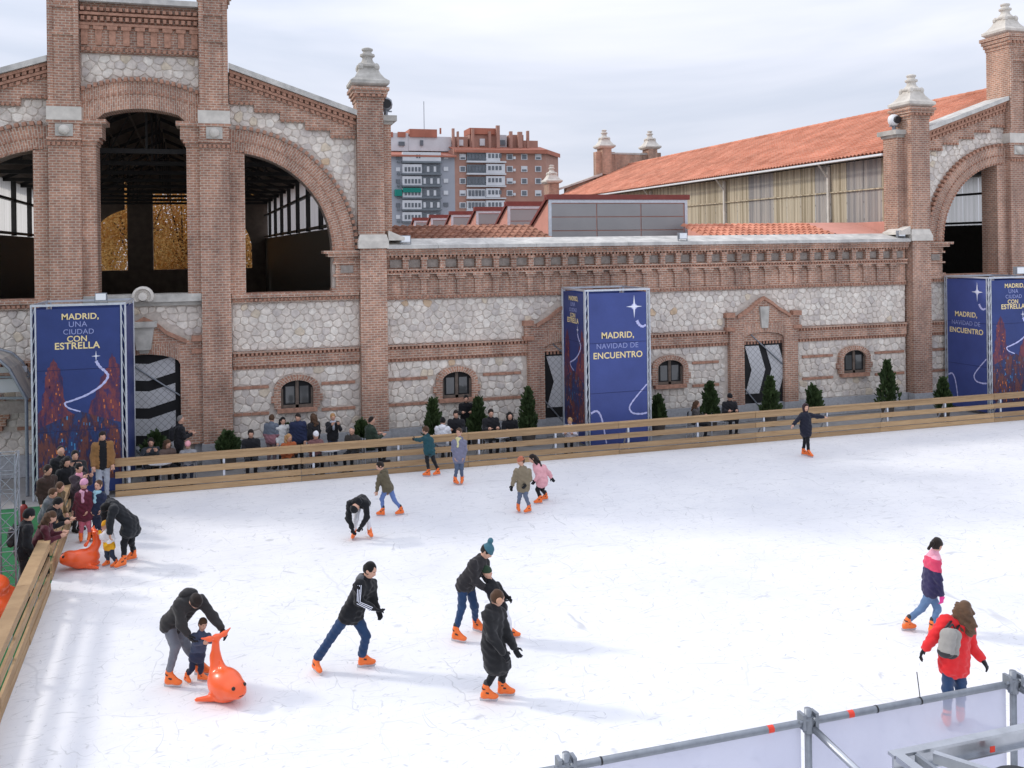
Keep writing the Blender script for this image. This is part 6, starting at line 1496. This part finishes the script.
# ------------------------------------------------------------------ onlookers
def stand_joints(px, py, Yp, hdg, s, lean=0.0, arms='down', zoff=0.0):
    """person standing on the ground at distance Yp whose head shows at the pixel; height follows s"""
    X_, Z_ = W(px, py, Yp); return local_joints(Vector((X_, Yp, zoff)), hdg, s, 'stand', arms, lean)
def local_joints(o, hdg, s, pose, arms='down', lean=0.0):
    f = Vector((math.cos(math.radians(hdg)), math.sin(math.radians(hdg)), 0)); l = Vector((-f.y, f.x, 0)); u = Vector((0, 0, 1))
    P_ = lambda a, b, c: o+f*a*s+l*b*s+u*c*s
    J = {}
    if pose == 'stand':
        J.update(pel=P_(0, 0, .95), neck=P_(.03+lean*.5, 0, 1.46-lean*.1), head=P_(.06+lean*.65, 0, 1.62-lean*.15), lk=P_(.03, .09, .5), rk=P_(.03, -.09, .5), lf=P_(-.02, .10, 0), rf=P_(.02, -.11, 0))
    else:
        J.update(pel=P_(0, 0, .53), neck=P_(.06+lean*.3, 0, 1.04), head=P_(.10+lean*.4, 0, 1.20), lk=P_(.42, .11, .50), rk=P_(.42, -.11, .50), lf=P_(.40, .11, 0), rf=P_(.44, -.11, 0))
    n = J['neck']; J['ls'] = n+l*.17*s-u*.06*s; J['rs'] = n-l*.17*s-u*.06*s
    if arms == 'down':
        J['le'] = J['ls']+l*.05*s-u*.28*s-f*.03*s; J['re'] = J['rs']-l*.05*s-u*.28*s-f*.03*s; J['lh'] = J['le']-u*.22*s+f*.10*s; J['rh'] = J['re']-u*.22*s+f*.10*s
    elif arms == 'front':
        J['le'] = J['ls']+l*.05*s-u*.26*s+f*.06*s; J['re'] = J['rs']-l*.05*s-u*.26*s+f*.06*s; J['lh'] = J['le']+f*.22*s-l*.08*s+u*.06*s; J['rh'] = J['re']+f*.22*s+l*.08*s+u*.06*s
    elif arms == 'phone':
        J['le'] = J['ls']+l*.05*s-u*.2*s+f*.15*s; J['re'] = J['rs']-l*.05*s-u*.2*s+f*.15*s; J['lh'] = J['le']+f*.16*s-l*.10*s+u*.2*s; J['rh'] = J['re']+f*.16*s+l*.10*s+u*.2*s
    J['face'] = f-u*.12; J['lf_h'] = hdg+8; J['rf_h'] = hdg-8
    return J
def chair(o, hdg, label):
    f = Vector((math.cos(math.radians(hdg)), math.sin(math.radians(hdg)), 0)); l = Vector((-f.y, f.x, 0)); u = Vector((0, 0, 1))
    T = empty('terrace_chair', o, label, 'chair', 'terrace chairs behind the far fence'); P_ = lambda a, b, c: o+f*a+l*b+u*c
    b = MB(); b.bar(P_(-.2, 0, .44), P_(.22, 0, .44), .42, .03); b.build('seat', 'steel_dull', T)
    b = MB(); b.bar(P_(-.215, -.19, .78), P_(-.215, .19, .78), .02, .14); b.bar(P_(-.215, -.19, .6), P_(-.215, .19, .6), .02, .08); b.build('backrest', 'steel_dull', T)
    for a in (-.21, .2):
        for c in (-.2, .2): b = MB(); b.tube(P_(a, c, 0), P_(a, c, .86 if a < 0 else .44), .014, 6); b.build('leg', 'aluminium', T)
def seated(label, px, py, Yp, hdg, s, o, arms='front'):
    X_, Z_ = W(px, py, Yp); base = Vector((X_, Yp, 0)); J = local_joints(base, hdg, s, 'sit', arms)
    # the head sits where the photograph shows it
    d = Vector((X_-J['head'].x, Yp-J['head'].y, 0)); base = base+d; J = local_joints(base, hdg, s, 'sit', arms)
    chair(base-Vector((math.cos(math.radians(hdg)), math.sin(math.radians(hdg)), 0))*.02, hdg, 'chair of the '+label)
    o.setdefault('skates', False); figure(label, J, s, o, 'onlookers behind the fences', fine=False)
def standing(label, px, py, Yp, hdg, s, o, arms='down', lean=0.0):
    if Yp is None: Yp = G(px, py, (1.62-lean*.15)*s).y      # feet on the ground, so the height of the head fixes the distance
    X_, Z_ = W(px, py, Yp); J = local_joints(Vector((X_, Yp, 0)), hdg, s, 'stand', arms, lean)
    d = Vector((X_-J['head'].x, Yp-J['head'].y, 0)); J = local_joints(Vector((X_, Yp, 0))+d, hdg, s, 'stand', arms, lean)
    o.setdefault('skates', False); figure(label, J, s, o, 'onlookers behind the fences', fine=False)
dk = cloth((34, 34, 38)); br = cloth((84, 60, 46)); nv = cloth((38, 46, 74)); gn = cloth((44, 58, 46)); tan = cloth((140, 102, 62)); gy = cloth((104, 106, 112)); bur = cloth((80, 34, 44)); dj = cloth((50, 58, 78))
seated('short-haired man in dark grey jacket left of the conifer by the doorway', 151, 449, 27.7, -80, 1.0, dict(top=cloth((58, 62, 66)), legs=dk, hair=hair_dk), 'phone')
seated('woman with brown hair seated next to the dark grey man', 168, 456, 27.6, -60, .95, dict(top=cloth((96, 80, 74)), legs=dk, hair=hair_br, hairstyle='long'))
standing('bald man in black standing before the arched doorway', 181, 427, 28.4, 20, 1.02, dict(top=dk, legs=dk, hair=hair_gr, hairstyle='bald', pack=dk), 'front')
seated('child in pink woolly hat behind the fence', 188, 451, 27.5, -90, .9, dict(top=cloth((150, 150, 154)), legs=dj, hat=cloth((226, 160, 168)), hair=hair_br))
seated('lone man in black between two conifers', 251, 443, 27.8, -90, 1.02, dict(top=dk, legs=dk, hair=hair_dk))
standing('man in grey jacket with pink sleeves standing under the leftmost window', 272, 424, 28.5, 60, .93, dict(top=[cloth((100, 108, 120)), cloth((150, 106, 114))], split=('low', .35), legs=cloth((110, 96, 100)), hair=hair_br))
standing('dark-haired woman in white coat under the leftmost window', 283, 430, 28.4, -70, .88, dict(top=cloth((206, 206, 204)), legs=dk, hair=hair_blk, hairstyle='long', hem=.4))
standing('man in navy quilted jacket among the standing group', 298, 420, 28.2, -100, .95, dict(top=nv, legs=dk, hair=hair_dk, ease=.03))
standing('woman with brown scarf and black coat facing the wall', 313, 424, 28.3, 130, .92, dict(top=dk, legs=dk, hair=hair_br, hairstyle='long', scarf=br))
seated('blonde person in orange top bent low behind the fence', 289, 447, 27.4, -70, .92, dict(top=cloth((172, 92, 52)), legs=dk, hair=hair_bl, hairstyle='long'))
seated('child in white knitted cap beside the standing group', 316, 440, 27.5, -80, .92, dict(top=cloth((120, 84, 84)), legs=dk, hat=white_c, hair=hair_br))
standing('fair man in black jacket with pale scarf', 333, 426, 28.3, -80, .90, dict(top=dk, legs=dj, hair=hair_bl, scarf=cloth((176, 180, 190))), 'phone')
seated('bald person low beside the pilaster conifer', 352, 441, 27.6, -120, .95, dict(top=cloth((60, 56, 52)), legs=dk, hair=hair_gr, hairstyle='bald'))
seated('bearded man in green jacket turned sideways by the pilaster', 372, 433, 28.0, 20, 1.1, dict(top=gn, legs=dk, hair=hair_dk, hairstyle='bald'))
seated('person in white hooded jacket behind the boy in teal', 443, 428, 27.8, 60, 1.0, dict(top=white_c, legs=dk, hair=hair_blk, hood=True))
seated('man in black jacket seated below the window beside a white hood', 456, 420, 28.3, -110, 1.08, dict(top=dk, legs=dk, hair=hair_dk))
standing('man all in black standing against the wall below the small window', 466, 401, 29.3, -100, .98, dict(top=blk2, legs=dk, hair=hair_blk), 'front')
seated('man in black with cropped hair right of the slim conifer', 491, 419, 28.1, -90, 1.08, dict(top=dk, legs=dk, hair=hair_dk))
seated('long-haired woman in black between two conifers left of the banner', 510, 425, 27.9, -100, 1.0, dict(top=blk2, legs=dk, hair=hair_blk, hairstyle='long'))
seated('brown-haired woman in grey coat right of the middle banner tower', 697, 411, 28.0, -40, .95, dict(top=cloth((70, 66, 66)), legs=dk, hair=hair_br, hairstyle='long'))
seated('man in black with cap alone beside the chevron doorway', 730, 406, 28.2, -100, 1.05, dict(top=dk, legs=dk, hat=blk2, hair=hair_dk))
seated('child in pale smock in front of the middle banner tower', 570, 432, 27.3, -120, .85, dict(top=cloth((216, 210, 216)), legs=dk, hair=hair_bl))
# crowd at the left corner
standing('man in tan jacket, black jumper and pale jeans standing at the rink corner', 102.5, 436, None, -78, 1.05, dict(top=[tan, blk2], split=('front', .085), legs=cloth((164, 168, 178)), hair=hair_dk, hem=.14, ease=.026))
standing('balding man in black at the foot of the leftmost banner', 61, 451, None, -60, 1.0, dict(top=dk, legs=dk, hair=hair_dk, hairstyle='bald'))
standing('black-haired woman in black coat below the leftmost banner', 66.5, 462, None, -50, .96, dict(top=blk2, legs=dk, hair=hair_blk, hairstyle='long'))
standing('man raising a black camera before the banner', 75, 455, None, -80, .98, dict(top=dk, legs=dk, hair=hair_blk), 'phone')
standing('woman in pink scarf reaching across the left fence', 79, 468, None, -40, .92, dict(top=cloth((60, 50, 56)), legs=dk, hair=hair_blk, scarf=cloth((216, 150, 168))), 'phone')
standing('person in olive coat with a fur-edged hood bending over the left fence', 60, 487, None, -25, .88, dict(top=cloth((92, 78, 54)), legs=dk, hair=hair_br, hood=True, hood_mat=cloth((150, 126, 90))), 'down', .25)
standing('child in grey coat behind the left fence', 53, 493, None, -20, .84, dict(top=cloth((92, 96, 100)), legs=dk, hair=hair_br), 'down', .3)
standing('woman in burgundy jacket looking over the left fence', 51.5, 517, None, 0, .90, dict(top=bur, legs=dk, hair=hair_br, hairstyle='long'), 'front', .42)
standing('person in black hooded coat leaning on the left fence between two others', 58, 503, None, -15, .93, dict(top=blk2, legs=dk, hair=hair_blk, hood=True), 'front', .38)
standing('person in dark brown coat close behind the balding man', 48, 470, None, -40, .98, dict(top=cloth((58, 44, 38)), legs=dk, hair=hair_dk), 'down')
standing('man in black beanie with black backpack on the green carpet', 29, 515, None, 20, .99, dict(top=blk2, legs=dk, hat=blk2, hair=hair_blk, pack='black_plastic', ease=.03), 'down', .1)
# terrace tables
for k, (px, Yp) in enumerate(((160, 27.15), (330, 27.2), (402, 27.6), (500, 27.3), (712, 27.3))):
    X_, _ = W(px, 440, Yp); T = empty('terrace_table', (X_, Yp, 0), ['small round table by the two people near the doorway', 'small round table beside the white capped child', 'small round table left of the boy in teal', 'small round table before the two people in black', 'small round table by the seated woman right of the banner'][k], 'table', 'terrace tables behind the far fence')
    b = MB(); b.lathe(X_, Yp, [(.30, .70), (.32, .71), (.32, .73), (.30, .735)], 20); b.build('table_top', 'white_paint', T)
    b = MB(); b.tube((X_, Yp, .02), (X_, Yp, .70), .025, 8); b.lathe(X_, Yp, [(.22, 0), (.22, .015), (.05, .03)], 16); b.build('pedestal', 'aluminium', T)

# ================================================================== railing of the stand in the foreground
YR = 4.45
def at(x, y, Y=YR): a = W(x, y, Y); return Vector((a[0], Y, a[1]))
RT = empty('scaffold_railing', (3.0, YR, 2.2), 'grey scaffold tube railing with clear film sheets in the near corner', 'railing')
pL, pM, pR = at(566, 765), at(808, 722.5), at(1013, 684.5)
zt = (pL.z+pM.z+pR.z)/3
b = MB(); b.tube((pL.x-2.2, YR, zt), (pR.x+2.5, YR, zt), .020, 14); b.build('top_tube', 'steel_dull', RT, smooth=True)
for q in (pL, pM, pR):
    b = MB(); b.tube((q.x, YR+.0, 1.6), (q.x, YR, zt+.075), .020, 14); b.build('post', 'steel_dull', RT, smooth=True)
    b = MB(); b.tube((q.x, YR, zt-.055), (q.x, YR, zt+.035), .030, 12); b.box(q.x-.05, q.x-.03, YR-.03, YR+.03, zt-.03, zt+.055); b.box(q.x+.03, q.x+.05, YR-.03, YR+.03, zt-.03, zt+.055); b.tube((q.x-.07, YR-.02, zt+.02), (q.x+.07, YR-.02, zt+.02), .009, 6); b.tube((q.x+.02, YR-.045, zt+.03), (q.x+.02, YR+.045, zt+.03), .009, 6); b.build('coupler', 'steel_dull', RT)
b = MB(); b.tube((pM.x+.02, YR-.02, zt-.03), (pM.x+.55, YR-.75, zt-.62), .020, 12); b.build('brace', 'steel', RT, smooth=True)
b = MB(); b.tube((pR.x+.02, YR-.03, zt-.02), (pR.x+.35, YR-.55, zt-.22), .020, 12); b.build('brace', 'steel', RT, smooth=True)
for (a, c) in ((pL.x-2.1, pL.x), (pL.x, pM.x), (pM.x, pR.x), (pR.x, pR.x+2.4)):
    b = MB(); n = 24; vs = []
    for i in range(n+1):
        x = a+.03+(c-a-.06)*i/n; yy = YR+.03+.008*math.sin(i*1.3)+.005*math.sin(i*.5)
        vs += [(x, yy, zt-1.15), (x, yy, zt-.012-.012*math.sin(PI*i/n*3)**2)]
    b.add(vs, [(2*i, 2*i+2, 2*i+3, 2*i+1) for i in range(n)]); b.build('film_sheet', 'clear_film', RT, smooth=True)
for x_ in (770, 850):
    q = at(x_, 729 if x_ == 770 else 713.5); b = MB(); b.tube((q.x-.018, YR, zt), (q.x+.018, YR, zt), .0207, 14); b.build('tape_band', 'red_tape', RT)
for x_ in (600, 876, 920):
    q = at(x_, 700); b = MB(); b.tube((q.x-.005, YR, zt), (q.x+.005, YR, zt), .0215, 14)
    if x_ == 920: b.tube((q.x, YR, zt+.02), (q.x-.02, YR, zt+.17), .003, 5)
    b.build('cable_tie', 'black_plastic', RT)
# aluminium stage frame below
y2 = 3.95
ST = empty('stage_frame', (4.2, y2, 2.2), 'aluminium platform frame with cross strut in the bottom right corner', 'frame')
def a2(x, y): return at(x, y, y2)
pa, pb = a2(891, 755), a2(1080, 713)
zs = pa.z
b = MB(); b.bar((pa.x, y2, zs), (pb.x+1, y2, zs), .05, .016); b.bar((pa.x+.02, y2+.012, zs-.05), (pb.x+1, y2+.012, zs-.05), .012, .084); b.bar((pa.x+.02, y2, zs-.096), (pb.x+1, y2, zs-.096), .04, .008); b.build('front_beam', 'steel', ST)
b = MB(); b.bar((pa.x+.03, y2-.03, zs-.002), (pa.x+.03, y2-1.1, zs-.002), .055, .03); b.build('side_beam', 'steel', ST)
b = MB(); b.bar((pa.x+.13, y2-.03, zs-.03), (pa.x+.13, y2-1.1, zs-.03), .02, .06); b.build('side_rail', 'steel_dull', ST)
b = MB(); b.bar((pa.x+.22, y2-.05, zs-.02), (pa.x+.60, y2-.60, zs-.02), .035, .05); b.build('strut', 'steel', ST)
q = a2(988, 746); b = MB(); b.box(q.x-.015, q.x+.015, y2-.032, y2-.0275, zs-.075, zs-.045); b.build('tape_mark', 'red_tape', ST)
b = MB(); q = a2(1002, 765); b.lathe(q.x, q.y-.12, [(.10, q.z-.35), (.13, q.z-.30), (.13, q.z-.01), (.115, q.z), (.02, q.z+.005)], 20); b.tube((q.x, q.y-.12, 1.9), (q.x, q.y-.12, q.z-.34), .03, 8); lamp_ = b.build('lamp_body', 'black_plastic')
tag(lamp_, 'round black lamp housing in the bottom right corner', 'lamp')
